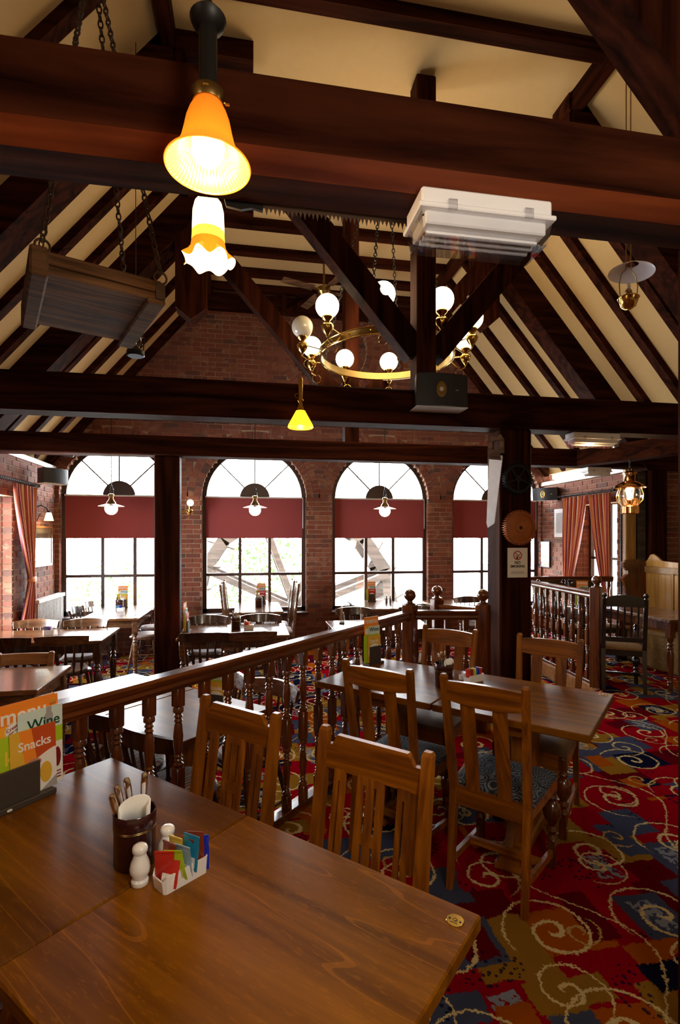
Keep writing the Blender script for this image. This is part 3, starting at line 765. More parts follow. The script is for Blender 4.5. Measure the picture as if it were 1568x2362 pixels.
for sx in (-1, 1): MB().bar((sx * 0.6, -0.75, -0.56), (0, -0.7, 0.0), 0.14, 0.14, (0, 1, 0)).build('stand', M['wheelwood'], wh)
rnd = random.Random(5)
def bush(loc, rx, ry, rz, n, label):
    b = MB()
    for _ in range(n):
        a, p, r = rnd.uniform(0, 2 * PI), math.acos(rnd.uniform(-0.3, 1)), rnd.uniform(0.55, 1)
        c = Vector((rx * r * math.sin(p) * math.cos(a), ry * r * math.sin(p) * math.sin(a), rz * r * math.cos(p)))
        u = Vector((rnd.uniform(-1, 1), rnd.uniform(-1, 1), rnd.uniform(-1, 1))).normalized() * 0.07; w_ = u.cross(Vector((rnd.uniform(-1, 1), 0.3, 1))).normalized() * 0.04
        b.add([c - u, c + w_, c + u, c - w_], [(0, 1, 2, 3)])
    return tag(b.build('bush', M['grass'], loc=loc), label, 'bush')
bush((0.6, 13.2, 0.1), 1.7, 0.8, 2.0, 1800, 'leafy green bush growing outside behind the water wheel')
bush((-3.4, 13.6, -0.2), 1.3, 0.7, 1.3, 900, 'low green bush growing outside the left window')

# ================================================================== FURNITURE
def dn(d, n, z=0.0): return (0.70711 * (d + n), 0.70711 * (n - d), z)   # diagonal seating frame: d along the tables, n across
D45 = -PI / 4

# ---------------- railings
def baluster_mesh():
    b = MB(); q = 0.0225
    for z0, z1 in ((0, 0.13), (0.40, 0.57), (0.84, 0.94)): b.box(-q, -q, z0, q, q, z1, ch=0.004)
    def turned(z0, z1):
        L = z1 - z0
        p = [(0.0, .018), (.03, .024), (.07, .024), (.10, .014), (.13, .021), (.16, .014), (.19, .021), (.22, .015), (.27, .017), (.5, .0225), (.68, .018), (.73, .014), (.76, .021), (.80, .014), (.83, .021), (.87, .014), (.90, .024), (.96, .024), (1, .018)]
        b.lathe([(r, z0 + t * L) for t, r in p], 12)
    turned(0.125, 0.405); turned(0.565, 0.845)
    return b.mesh('baluster', M['rail'], True)
BAL = baluster_mesh()
def newel(parent, x, y, rz=PI / 4, s=0.05, h=1.045, zb=0.0):
    o = put('newel_post', None, parent, (x, y, zb), rz)
    b = MB().box(-s, -s, 0, s, s, h, ch=0.006)
    o2 = b.build('newel_post', M['rail'], parent, loc=(x, y, zb), rz=rz)
    bpy.data.objects.remove(o)
    MB().lathe([(s * 0.95, 0), (s * 0.95, 0.012), (0.026, 0.02), (0.022, 0.033), (0.034, 0.045), (0.046, 0.06), (0.051, 0.08), (0.046, 0.102), (0.032, 0.118), (0.014, 0.127), (0.0001, 0.129)], 20).build('ball_finial', M['rail'], o2, True, loc=(0, 0, h))
    return o2
def railing(label, a, b, h=1.0, z0=0.0, first=0.11, step=0.152, n0=None, ends=(), posts=(), prz=PI / 4, ps=0.05):
    a = Vector((*a, 0)); b = Vector((*b, 0)); d = b - a; L = d.length; ang = math.atan2(d.y, d.x)
    t = thing('railing', label, 'railing', (a.x, a.y, z0), ang)
    hr = MB()
    prof = [(-0.026, -0.075), (0.026, -0.075), (0.030, -0.062), (0.036, -0.056), (0.034, -0.04), (0.042, -0.028), (0.044, -0.012), (0.034, 0), (-0.034, 0), (-0.044, -0.012), (-0.042, -0.028), (-0.034, -0.04), (-0.036, -0.056), (-0.030, -0.062)]
    n = len(prof)
    hr.add([(0, y, h + z) for y, z in prof] + [(L, y, h + z) for y, z in prof], [tuple(reversed(range(n))), tuple(range(n, 2 * n))] + [(i, i + n, (i + 1) % n + n, (i + 1) % n) for i in range(n)])
    hr.build('handrail', M['rail_x'], t, True)
    MB().box(0, -0.03, 0.0, L, 0.03, 0.045, ch=0.005).build('bottom_rail', M['rail_x'], t)
    s = first
    while s < L - 0.05:
        put('baluster', BAL, t, (s, 0, h - 1.0), 0); s += step
    for p in posts: newel(t, p, 0, prz - ang, ps, 1.045 * h)
    return t
sA = Vector((-0.67, 2.057)); dA = Vector((0.692, 0.7219))
P0 = sA - dA * 1.152
railing('long diagonal balustrade between the near tables and the lower dining floor', (P0.x, P0.y), (1.285, 4.095), first=1.152 + 0.064 - 0.152 * 7, posts=((Vector((1.312, 4.123)) - P0).length,))
railing('short balustrade joining the long balustrade to the saw post', (1.36, 4.12), (1.86, 4.03), posts=(0.555,), prz=PI / 4)
railing('low balustrade with one ball post on the far side of the short balustrade', (1.80, 4.80), (2.10, 4.45), h=1.0, z0=LOW + 0.13, posts=(0.0,), prz=0.1)
railing('dark balustrade right of the saw post ending in a ball-topped newel', (3.79, 6.50), (3.675, 5.06), h=1.02, posts=(1.50,), prz=0.55, ps=0.055)
railing('far balustrade below the striped curtains', (3.80, 6.66), (5.02, 6.52), h=1.06)

# ---------------- tables
def pedestal_table(label, d0, d1, n0, n1, z0, group):
    """square topped pub table on a trestle; local x along d"""
    cx, cy, _ = dn((d0 + d1) / 2, (n0 + n1) / 2)
    hx, hy = (d1 - d0) / 2 - 0.0015, (n1 - n0) / 2
    t = thing('pub_table', label, 'table', (cx, cy, z0), D45, group)
    MB().box(-hx, -hy, 0.715, hx, hy, 0.75, ch=0.004).build('tabletop', M['table'], t)
    MB().box(-hx + 0.08, -0.05, 0.66, hx - 0.08, 0.05, 0.715).build('bearer', M['chair_x'], t)
    MB().box(-0.06, -hy + 0.06, 0.655, 0.06, hy - 0.06, 0.715).build('bearer', M['chair_x'], t)
    MB().box(-0.045, -0.11, 0.08, 0.045, 0.11, 0.66, ch=0.006).build('pedestal', M['chair'], t)
    for sg in (-1, 1): MB().prism([(0.02, 0.10), (0.22, 0.10), (0.10, 0.30), (0.05, 0.42), (0.02, 0.44)], -0.02, 0.02, Matrix.Rotation(PI / 2 * sg, 4, 'Z') @ Matrix.Translation((0.09, 0, 0))).build('gusset', M['chair'], t)
    MB().box(-0.055, -hy + 0.07, 0.02, 0.055, hy - 0.07, 0.09, ch=0.012).build('foot', M['chair_x'], t)
    for sg in (-1, 1): MB().box(-0.065, sg * (hy - 0.12) - 0.06, 0, 0.065, sg * (hy - 0.12) + 0.06, 0.03).build('foot_pad', M['chair_x'], t)
    return t, cx, cy
t1b, _, _ = pedestal_table('glossy oak pub table in the near corner with a brass disc at its corner', -1.146, -0.41, 0.44, 1.143, 0, 'near corner tables')
t1a, _, _ = pedestal_table('dark oak pub table carrying the cutlery pot and the big menu stand', -1.882, -1.146, 0.44, 1.143, 0, 'near corner tables')
t2b, _, _ = pedestal_table('oak pub table with brass corner disc behind the fretwork chair', -1.14, -0.40, 2.44, 3.17, 0, 'second row tables')
t2a, _, _ = pedestal_table('dark shiny pub table beside the balustrade in the second row', -1.885, -1.145, 2.44, 3.17, 0, 'second row tables')
def corner_disc(parent, x, y, r):
    o = MB().lathe([(r, 0), (r, 0.0012), (r - 0.001, 0.002), (0.0001, 0.002)], 28).build('corner_disc', M['brass'], parent, True, loc=(x, y, 0.75))
    s = MB()
    for sx in (-1, 1): s.lathe([(0.0025, 0.002), (0.0022, 0.0032), (0.0001, 0.0035)], 10, Matrix.Translation((sx * r * 0.62, 0, 0)))
    s.build('screw', M['iron'], o)
    g = MB(); g.torus((0, 0.001, 0.0022), r * 0.22, 0.0005, 16, 4); g.torus((0.004, -0.002, 0.0022), r * 0.15, 0.0005, 14, 4); g.bar((-0.007, -0.009, 0.0022), (0.009, -0.009, 0.0022), 0.001, 0.0006)
    g.build('engraved_mark', M['iron'], o)
corner_disc(t1b, 0.325, 0.30, 0.020); corner_disc(t2b, 0.325, 0.32, 0.022)
pedestal_table('pub table on the lower floor close behind the balustrade', -2.82, -2.13, 1.62, 2.32, LOW, 'lower tables by the balustrade')
pedestal_table('farther pub table of the pair behind the balustrade by the near menu stand', -3.52, -2.825, 1.62, 2.32, LOW, 'lower tables by the balustrade')

def leg_turned(h, r=0.034):
    b = MB(); b.box(-r, -r, h - 0.16, r, r, h, ch=0.004)
    p = [(0, .55), (.05, .62), (.10, .85), (.13, .6), (.16, .9), (.19, .62), (.24, .7), (.5, 1.0), (.7, .95), (.76, .7), (.79, .95), (.83, .6), (.86, .95), (.90, .6), (.95, .95), (1, .9)]
    b.lathe([(r * q, (h - 0.155) * t) for t, q in p], 14)
    return b
def farm_table(label, u0, u1, v0, v1, z0, top, leg, group=None, rz=0):
    cx, cy = (u0 + u1) / 2, (v0 + v1) / 2; hx, hy = (u1 - u0) / 2, (v1 - v0) / 2
    t = thing('farmhouse_table', label, 'table', (cx, cy, z0), rz, group)
    MB().box(-hx, -hy, 0.715, hx, hy, 0.75, ch=0.006).build('tabletop', M[top], t)
    ap = MB()
    for s in (-1, 1):
        ap.box(-hx + 0.07, s * (hy - 0.06) - 0.01, 0.62, hx - 0.07, s * (hy - 0.06) + 0.01, 0.715)
        ap.box(s * (hx - 0.06) - 0.01, -hy + 0.07, 0.62, s * (hx - 0.06) + 0.01, hy - 0.07, 0.715)
    ap.build('apron', M[leg], t)
    lm = leg_turned(0.715).mesh('leg', M[leg], True)
    for sx in (-1, 1):
        for sy in (-1, 1): put('leg', lm, t, (sx * (hx - 0.06), sy * (hy - 0.06), 0))
    return t
farm_table('long farmhouse table with a black turned leg at left, sugar dish on it', -2.78, -1.43, 5.49, 6.24, LOW, 'midtable', 'darkwood')
farm_table('farmhouse table right of the left post with a cutlery pot and menu', -0.72, 0.43, 5.47, 6.22, LOW, 'midtable', 'midwood')
farm_table('brown table at the left edge with two light wood chairs', -2.45, -1.39, 3.78, 4.47, LOW, 'midtable', 'midwood')
farm_table('sunlit table under the left window by the radiator', -2.08, -1.36, 6.93, 8.25, LOW, 'midtable', 'midwood', 'window tables')
farm_table('narrow table under the second window between tall chairs', -0.19, 0.48, 7.20, 8.28, LOW, 'midtable', 'darkwood', 'window tables')
farm_table('table under the third window with bottles and a menu', 1.58, 2.30, 7.22, 8.28, LOW, 'midtable', 'midwood', 'window tables')
farm_table('table under the fourth window behind the ball post', 2.75, 3.60, 7.10, 8.10, LOW, 'midtable', 'midwood', 'window tables')
farm_table('table behind the far end of the long balustrade', 0.93, 2.10, 5.56, 6.31, LOW, 'midtable', 'midwood')
farm_table('pine farmhouse table in front of the settle', 4.27, 4.90, 4.68, 5.90, 0, 'midwood', 'rail')
farm_table('little dark table behind the right balustrade holding a menu', 3.90, 4.22, 5.58, 5.94, 0, 'midtable', 'darkwood')

# ---------------- chairs (local: faces +y, back at -y)
def slat(x0, x1, z0, z1, y0, y1, slots=(), th=0.013):
    """back board leaning from y0 (bottom) to y1 (top) with real slots (x0,x1,z0,z1)"""
    xs = sorted({x0, x1, *[q for s in slots for q in s[:2]]}); zs = sorted({z0, z1, *[q for s in slots for q in s[2:]]})
    b = MB()
    Y = lambda z: y0 + (y1 - y0) * (z - z0) / (z1 - z0)
    for a, c in zip(xs, xs[1:]):
        for p, q in zip(zs, zs[1:]):
            mx, mz = (a + c) / 2, (p + q) / 2
            if any(s[0] < mx < s[1] and s[2] < mz < s[3] for s in slots): continue
            vs = []
            for z in (p, q):
                for yy in (-th / 2, th / 2):
                    for x in (a, c): vs.append((x, Y(z) + yy, z))
            b.add(vs, [(0, 1, 5, 4), (2, 6, 7, 3), (0, 2, 3, 1), (4, 5, 7, 6), (0, 4, 6, 2), (1, 3, 7, 5)])
    return b
def leaned_post(x, zb, zt, yb, ys, yt, w=0.034, d=0.030, x_top=None):
    """rear leg + back post: vertical-ish below the seat, leaning above"""
    xt = x if x_top is None else x_top
    secs = [(0.0, ys - 0.05 + 0.0, x, 0.8), (0.44, ys, x, 1.0), (zt - 0.012, yt, xt, 0.85), (zt, yt - 0.001, xt, 0.6)]
    vs = []; fs = []
    for z, y, xx, k in secs:
        for sx, sy in ((-1, -1), (1, -1), (1, 1), (-1, 1)): vs.append((xx + sx * w / 2 * k, y + sy * d / 2 * k, z))
    for j in range(3):
        for i in range(4):
            q = (i + 1) % 4; fs.append((j * 4 + i, j * 4 + q, j * 4 + 4 + q, j * 4 + 4 + i))
    fs += [(3, 2, 1, 0), (12, 13, 14, 15)]
    return MB().add(vs, fs)
def seat_pad(w, d, z, th=0.055):
    b = MB(); n = 10; vs = []; fs = []
    for j in range(n + 1):
        for i in range(n + 1):
            x, y = -1 + 2 * i / n, -1 + 2 * j / n
            k = 1 - 0.07 * (1 - y) / 2
            hgt = th * (1 - 0.55 * max(abs(x), abs(y)) ** 5)
            vs.append((x * w / 2 * k, y * d / 2, z + hgt))
    for j in range(n):
        for i in range(n): a = j * (n + 1) + i; fs.append((a, a + 1, a + n + 2, a + n + 1))
    m = len(vs); rim = [i for i in range(n + 1)] + [(n + 1) * (j + 1) - 1 for j in range(1, n + 1)] + [n * (n + 1) + i for i in range(n - 1, -1, -1)] + [j * (n + 1) for j in range(n - 1, 0, -1)]
    for r in rim: x, y, _ = vs[r]; vs.append((x, y, z))
    L = len(rim)
    for i in range(L): fs.append((rim[i], m + i, m + (i + 1) % L, rim[(i + 1) % L]))
    fs.append(tuple(m + i for i in range(L - 1, -1, -1)))
    return b.add(vs, fs)

def fret_chair(name='fretwork_chair', hz=0.965, wood_='chair', woodx='chair_x', seatm='stripe_seat'):
    t = thing(name, '', 'chair')
    W = 0.19
    for s in (-1, 1):
        leaned_post(s * W, 0, hz, 0, -0.20, -0.275, 0.040, 0.032).build('back_post', M[wood_], t)
    zc = hz - 0.015
    crest = [(-W + 0.017, zc - 0.115), (W - 0.017, zc - 0.115), (W - 0.017, zc - 0.035), (W - 0.04, zc - 0.035), (W - 0.06, zc + 0.0), (-W + 0.06, zc + 0.0), (-W + 0.04, zc - 0.035), (-W + 0.017, zc - 0.035)]
    MB().prism(crest, -0.277, -0.257).build('crest_rail', M[woodx], t)
    yt = -0.262; zt = zc - 0.11; zb = 0.50; yb = -0.208
    MB().box(-W + 0.015, -0.22, 0.47, W - 0.015, -0.198, 0.52).build('lower_rail', M[woodx], t)
    H = zt - zb
    sl = []
    for x in (-0.024, 0.014):
        sl += [(x, x + 0.011, zb + 0.52 * H, zb + 0.93 * H), (x, x + 0.011, zb + 0.06 * H, zb + 0.42 * H)]
    slat(-0.048, 0.048, zb, zt, yb, yt, sl).build('back_splat', M[wood_], t)
    for s in (-1, 1):
        x = s * 0.118
        slat(x - 0.021, x + 0.021, zb, zt, yb, yt, [(x - 0.004, x + 0.005, zb + 0.12 * H, zb + 0.9 * H)]).build('back_slat', M[wood_], t)
    seat_pad(0.40, 0.38, 0.445, 0.045).build('seat', M[seatm], t, True)
    fr = MB()
    for s in (-1, 1): fr.box(s * 0.19 - 0.011, -0.19, 0.385, s * 0.19 + 0.011, 0.18, 0.445)
    fr.box(-0.19, 0.165, 0.385, 0.19, 0.187, 0.445); fr.box(-0.19, -0.205, 0.385, 0.19, -0.185, 0.445)
    fr.build('seat_frame', M[woodx], t)
    for s in (-1, 1): MB().box(s * 0.18 - 0.018, 0.155, 0, s * 0.18 + 0.018, 0.19, 0.44, ch=0.004).build('front_leg', M[wood_], t)
    st = MB()
    for s in (-1, 1): st.bar((s * 0.18, -0.215, 0.17), (s * 0.18, 0.17, 0.17), 0.018, 0.03)
    st.bar((-0.18, 0, 0.17), (0.18, 0, 0.17), 0.018, 0.03); st.build('stretcher', M[woodx], t)
    return t
fc = fret_chair()
once(fc, dn(-1.46, 1.137), 3 * PI / 4, 'fretwork-backed oak chair beside the cutlery pot, nearest the balustrade', 'fretwork chairs at the near table')
once(fc, dn(-0.86, 1.14), 3 * PI / 4, 'fretwork-backed oak chair with a pale crest rail in the picture centre', 'fretwork chairs at the near table')

def turned_leg_ball(h=0.44):
    p = [(0, .016), (.05, .019), (.10, .017), (.13, .024), (.15, .016), (.17, .026), (.19, .018), (.21, .03), (.235, .041), (.262, .044), (.29, .036), (.305, .02), (.32, .026), (.335, .018), (.35, .021), (.38, .018), (.395, .025), (.41, .019)]
    b = MB(); b.lathe([(r, z * h / 0.41) for z, r in p[3:]], 16); b.box(-0.019, -0.019, 0, 0.019, 0.019, 0.13 * h / .41, ch=0.003); b.box(-0.021, -0.021, h - 0.075, 0.021, 0.021, h, ch=0.003)
    return b
def slat_chair(seatm, name='slatback_chair'):
    t = thing(name, '', 'chair'); W = 0.17; hz = 0.985
    for s in (-1, 1): leaned_post(s * (W - 0.004), 0, hz, 0, -0.205, -0.29, 0.034, 0.036, x_top=s * (W + 0.012)).build('back_post', M['chair'], t)
    cr = MB(); n = 8; vs = []; fs = []
    for i in range(n + 1):
        x = -W + 2 * W * i / n; k = (x / W) ** 2
        for z, y in ((hz - 0.115, 0.010), (hz - 0.02, 0.0)):
            for dy in (-0.011, 0.011): vs.append((x, -0.288 + 0.022 * k * 0 - 0.014 * (1 - k) + y + dy, z - (0.012 * (1 - k) if z < hz - 0.1 else 0) - (0.010 * k if z > hz - 0.1 else 0)))
    for i in range(n):
        a = i * 4; b = a + 4; fs += [(a, b, b + 2, a + 2), (a + 1, a + 3, b + 3, b + 1), (a, a + 1, b + 1, b), (a + 2, b + 2, b + 3, a + 3)]
    fs += [(0, 2, 3, 1), (n * 4, n * 4 + 1, n * 4 + 3, n * 4 + 2)]
    cr.add(vs, fs).build('crest_rail', M['chair_x'], t)
    for s in (-1, 1): slat(s * 0.072 - 0.031, s * 0.072 + 0.031, 0.43, hz - 0.12, -0.205, -0.288).build('back_slat', M['chair'], t)
    rr = MB().box(-W + 0.01, -0.222, 0.375, W - 0.01, -0.198, 0.455); rr.build('rear_rail', M['chair_x'], t)
    seat_pad(0.40, 0.36, 0.435, 0.055).build('seat', M[seatm], t, True)
    fr = MB()
    for s in (-1, 1): fr.bar((s * 0.165, -0.2, 0.41), (s * 0.19, 0.18, 0.41), 0.02, 0.065)
    fr.box(-0.19, 0.17, 0.378, 0.19, 0.19, 0.442); fr.build('seat_frame', M['chair_x'], t)
    arch = [(-0.17, 0.38), (0.17, 0.38), (0.165, 0.31), (0.13, 0.345), (0.06, 0.362), (0.0, 0.35), (-0.06, 0.362), (-0.13, 0.345), (-0.165, 0.31)]
    MB().prism(arch, 0.174, 0.186).build('front_apron', M['chair_x'], t)
    lm = turned_leg_ball().mesh('front_leg', M['rail'], True)
    for s in (-1, 1): put('front_leg', lm, t, (s * 0.178, 0.172, 0))
    st = MB()
    for s in (-1, 1): st.bar((s * 0.165, -0.235, 0.13), (s * 0.178, 0.165, 0.075), 0.02, 0.032)
    st.bar((-0.17, 0.0, 0.105), (0.17, 0.0, 0.105), 0.02, 0.032); st.build('stretcher', M['chair_x'], t)
    return t
sc1 = slat_chair('navyseat')
once(sc1, (1.205, 2.315, 0), D45, 'two-slat oak chair with navy patterned seat, standing nearest the carpet aisle', 'two-slat chairs with navy seats')
once(sc1, (0.82, 2.67, 0), D45, 'two-slat oak chair with navy patterned seat, tucked beside the balustrade', 'two-slat chairs with navy seats')
sc2 = slat_chair('suede')
once(sc2, (1.16, 3.19, 0), 3 * PI / 4, 'two-slat oak chair with tan seat in front of the short balustrade', 'two-slat chairs with tan seats')
once(sc2, (1.645, 2.765, 0), 3 * PI / 4, 'two-slat oak chair with tan seat facing us in front of the saw post', 'two-slat chairs with tan seats')

def bow_board(R, span, z0, z1, th, yc, lean=0.02, n=14, dip=0.0):
    b = MB(); vs = []; fs = []
    for i in range(n + 1):
        a = -span + 2 * span * i / n; k = abs(i / n * 2 - 1)
        for z in (z0, z1):
            zz = z - dip * k ** 2 * (1 if z == z1 else -0.3)
            for r in (R, R + th):
                rr = r + (lean if z == z1 else 0)
                vs.append((rr * math.sin(a), yc + R - rr * math.cos(a), zz))
    for i in range(n):
        a = i * 4; c = a + 4
        fs += [(a, a + 2, c + 2, c), (a + 1, c + 1, c + 3, a + 3), (a, c, c + 1, a + 1), (a + 2, a + 3, c + 3, c + 2)]
    fs += [(0, 1, 3, 2), (n * 4, n * 4 + 2, n * 4 + 3, n * 4 + 1)]
    return b.add(vs, fs)
def bar_chair(crest, body, pad, name='spindle_chair'):
    """low kitchen chair: curved bar crest over turned spindles"""
    t = thing(name, '', 'chair')
    bow_board(0.42, 0.56, 0.745, 0.845, 0.022, -0.25, dip=0.02).build('crest_rail', M[crest], t, True)
    sp = [(0, .008), (.15, .009), (.3, .015), (.42, .017), (.5, .011), (.54, .016), (.6, .010), (.8, .009), (1, .008)]
    for i in range(6):
        a = -0.46 + 0.92 * i / 5
        x1, y1 = 0.425 * math.sin(a), -0.25 + 0.42 - 0.425 * math.cos(a); x0, y0 = x1 * 0.82, y1 * 0.78
        L = Vector((x1 - x0, y1 - y0, 0.31)); q = L.to_track_quat('Z', 'Y').to_matrix().to_4x4()
        MB().lathe([(r, L.length * tt) for tt, r in sp], 8, Matrix.Translation((x0, y0, 0.445)) @ q).build('spindle', M[body], t, True)
    MB().lathe([(0.0001, 0.42), (0.17, 0.425), (0.2, 0.438), (0.2, 0.452), (0.18, 0.456), (0.0001, 0.45)], 24, Matrix.Scale(1.04, 4, (1, 0, 0))).build('seat', M[body], t, True)
    if pad: MB().lathe([(0.0001, 0.455), (0.165, 0.455), (0.178, 0.47), (0.165, 0.49), (0.1, 0.5), (0.0001, 0.502)], 24).build('cushion', M[pad], t, True)
    lg = [(0, .011), (.2, .014), (.35, .019), (.42, .012), (.46, .019), (.5, .012), (.75, .017), (1, .013)]
    for sx in (-1, 1):
        for sy in (-1, 1):
            a = Vector((sx * 0.20, sy * 0.19, 0)); b = Vector((sx * 0.13, sy * 0.12, 0.43)); L = b - a
            MB().lathe([(r, L.length * tt) for tt, r in lg], 10, Matrix.Translation(a) @ L.to_track_quat('Z', 'Y').to_matrix().to_4x4()).build('leg', M[body], t, True)
    st = MB()
    for s in (-1, 1): st.tube([(s * 0.175, -0.165, 0.16), (s * 0.175, 0.165, 0.16)], [0.009, 0.009], 8)
    st.tube([(-0.175, 0, 0.16), (0.175, 0, 0.16)], 0.01, 8); st.build('stretcher', M[body], t, True)
    return t
bd = bar_chair('darkwood', 'darkwood', 'cushion_pale')
bm2 = bar_chair('midwood', 'darkwood', 'cushion_pale')
bs = bar_chair('darkwood', 'darkwood', 'stripe_seat')
ll = bar_chair('midwood', 'midwood', 'cushion_pale')
G1 = 'spindle chairs round the left tables'
once(bm2, (-2.35, 6.15, LOW), PI, 'brown spindle chair behind the sugar dish, nearest the striped curtain', G1)
once(bm2, (-1.82, 6.13, LOW), PI, 'brown spindle chair behind the left table in front of the radiator', G1)
once(bd, (-2.25, 5.54, LOW), 0, 'black spindle chair at the left edge in front of the sugar dish', G1)
once(bm2, (-1.76, 5.56, LOW), 0.05, 'brown-topped spindle chair in front of the black turned table leg', G1)
G2 = 'spindle chairs round the middle table'
once(bd, (-0.48, 6.14, LOW), PI, 'black spindle chair behind the middle table next to the left post', G2)
once(bd, (0.14, 6.14, LOW), PI, 'black spindle chair behind the middle table near its right end', G2)
once(bd, (-0.43, 5.50, LOW), 0, 'black spindle chair with pale seat in front of the middle table, by the left post', G2)
once(bm2, (0.04, 5.48, LOW), 0.03, 'brown-topped spindle chair in front of the middle table', G2)
G3 = 'spindle chairs at the window tables'
once(ll, (-2.06, 8.0, LOW), -PI / 2, 'light brown spindle chair in the corner of the left window', G3)
once(bd, (-2.06, 7.45, LOW), -PI / 2, 'dark spindle chair left of the sunlit window table', G3)
once(ll, (-1.36, 7.33, LOW), PI / 2, 'light-legged spindle chair right of the sunlit window table', G3)
once(bd, (-1.36, 7.92, LOW), PI / 2, 'dark spindle chair right of the sunlit window table, nearer the glass', G3)
once(bd, (1.37, 6.55, LOW), PI, 'dark spindle chair behind the table at the third window pier', 'spindle chairs beyond the long balustrade')
once(bd, (2.20, 6.55, LOW), PI - 0.2, 'dark spindle chair just left of the first ball post', 'spindle chairs beyond the long balustrade')
once(bd, (1.25, 5.35, LOW), 0, 'dark spindle chair behind the last balusters of the long balustrade', 'spindle chairs beyond the long balustrade')
once(bd, (1.80, 5.36, LOW), 0.1, 'dark spindle chair behind the short balustrade', 'spindle chairs beyond the long balustrade')
once(bd, (3.32, 7.30, LOW + 0.02), PI, 'dark spindle chair in the fourth window left of the saw post', 'spindle chairs beyond the long balustrade')
G4 = 'striped-seat chairs behind the balustrade'
once(bs, dn(-2.72, 1.78, LOW), D45, 'dark curved-back chair with striped seat behind the third baluster', G4)
once(bs, dn(-2.275, 1.76, LOW), D45, 'dark curved-back chair with striped seat behind the fretwork chair', G4)
once(bm2, dn(-2.74, 2.27, LOW), 3 * PI / 4, 'brown-topped spindle chair on the far side of the lower table', G4)
once(bm2, dn(-2.285, 2.27, LOW), 3 * PI / 4, 'brown-topped spindle chair right of the menu behind the balustrade', G4)

def ladder_chair():
    t = thing('light_wood_chair', '', 'chair'); W = 0.185
    for s in (-1, 1): leaned_post(s * W, 0, 0.83, 0, -0.19, -0.27, 0.05, 0.03, x_top=s * (W + 0.015)).build('back_post', M['lightwood'], t)
    bow_board(0.75, 0.24, 0.725, 0.815, 0.02, -0.285, 0.012).build('crest_rail', M['lightwood'], t, True)
    bow_board(0.75, 0.24, 0.60, 0.63, 0.018, -0.262, 0.004).build('back_rail', M['lightwood'], t, True)
    seat_pad(0.40, 0.38, 0.43, 0.03).build('seat', M['lightwood'], t, True)
    for s in (-1, 1): MB().box(s * 0.175 - 0.018, 0.15, 0, s * 0.175 + 0.018, 0.186, 0.43, ch=0.004).build('front_leg', M['lightwood'], t)
    st = MB(); [st.bar((s * 0.178, -0.22, 0.17), (s * 0.175, 0.16, 0.17), 0.018, 0.03) for s in (-1, 1)]; st.build('stretcher', M['lightwood'], t)
    return t
lc = ladder_chair()
once(lc, (-1.80, 4.38, LOW), PI, 'light wood chair facing us behind the brown table at the left edge', 'light wood chairs')
once(lc, (-1.70, 3.84, LOW), -0.35, 'light wood chair cut by the left edge above the menus', 'light wood chairs')
hc = fret_chair('tall_chair', 1.13, 'midwood', 'midwood', 'cushion_pale')
once(hc, (-0.10, 7.45, LOW), -PI / 2, 'tall pale-backed chair left of the second window table', 'tall chairs at the second window')
once(hc, (-0.08, 7.95, LOW), -PI / 2, 'tall pale-backed chair left of the second window table, nearer the glass', 'tall chairs at the second window')
once(hc, (0.42, 7.45, LOW), PI / 2, 'tall pale-backed chair right of the second window table', 'tall chairs at the second window')
once(hc, (0.40, 7.95, LOW), PI / 2, 'tall pale-backed chair right of the second window table, nearer the glass', 'tall chairs at the second window')

def black_chair(seatm):
    t = thing('black_spindle_chair', '', 'chair'); W = 0.19; hz = 1.02
    for s in (-1, 1):
        p = leaned_post(s * W, 0, hz - 0.04, 0, -0.20, -0.30, 0.042, 0.04); p.build('back_post', M['black_wood'], t)
        MB().lathe([(0.02, 0), (0.012, 0.01), (0.024, 0.022), (0.026, 0.036), (0.014, 0.055), (0.0001, 0.06)], 12).build('finial', M['black_wood'], t, True, loc=(s * W, -0.30, hz - 0.045))
    cr = [(-W, hz - 0.13), (W, hz - 0.13), (W, hz - 0.08)] + [(W * math.cos(PI * k / 10), hz - 0.075 + 0.07 * math.sin(PI * k / 10)) for k in range(11)] + [(-W, hz - 0.08)]
    MB().prism(cr, -0.305, -0.283).build('crest_rail', M['black_wood'], t)
    MB().box(-W, -0.24, 0.52, W, -0.218, 0.57).build('lower_rail', M['black_wood'], t)
    sp = [(0, .008), (.3, .014), (.45, .008), (.5, .014), (.55, .008), (.75, .011), (1, .008)]
    for i in range(5):
        x = -0.125 + 0.0625 * i; a = Vector((x, -0.229, 0.56)); b = Vector((x, -0.294, hz - 0.12)); L = b - a
        MB().lathe([(r, L.length * tt) for tt, r in sp], 8, Matrix.Translation(a) @ L.to_track_quat('Z', 'Y').to_matrix().to_4x4()).build('spindle', M['black_wood'], t, True)
    seat_pad(0.42, 0.40, 0.43, 0.05).build('seat', M[seatm], t, True)
    MB().box(-0.20, -0.2, 0.37, 0.20, 0.19, 0.432).build('seat_frame', M['black_wood'], t)
    lm = turned_leg_ball(0.4).mesh('front_leg', M['black_wood'], True)
    for s in (-1, 1): put('front_leg', lm, t, (s * 0.18, 0.17, 0))
    st = MB(); [st.bar((s * 0.185, -0.22, 0.14), (s * 0.18, 0.16, 0.14), 0.02, 0.03) for s in (-1, 1)]; st.bar((-0.18, 0, 0.14), (0.18, 0, 0.14), 0.02, 0.03); st.build('stretcher', M['black_wood'], t)
    return t
M['black_wood'] = plain('ebonised_wood', (0.010, 0.008, 0.008), 0.25, coat=0.5)
bc = black_chair('gold_seat')
once(bc, (3.94, 4.99, 0), -0.52, 'black spindle-back chair with gold dotted seat at the pine table', 'black spindle-back chairs')
once(bc, (4.05, 6.17, 0), PI, 'black spindle-back chair behind the right balustrade, left of the menu', 'black spindle-back chairs')
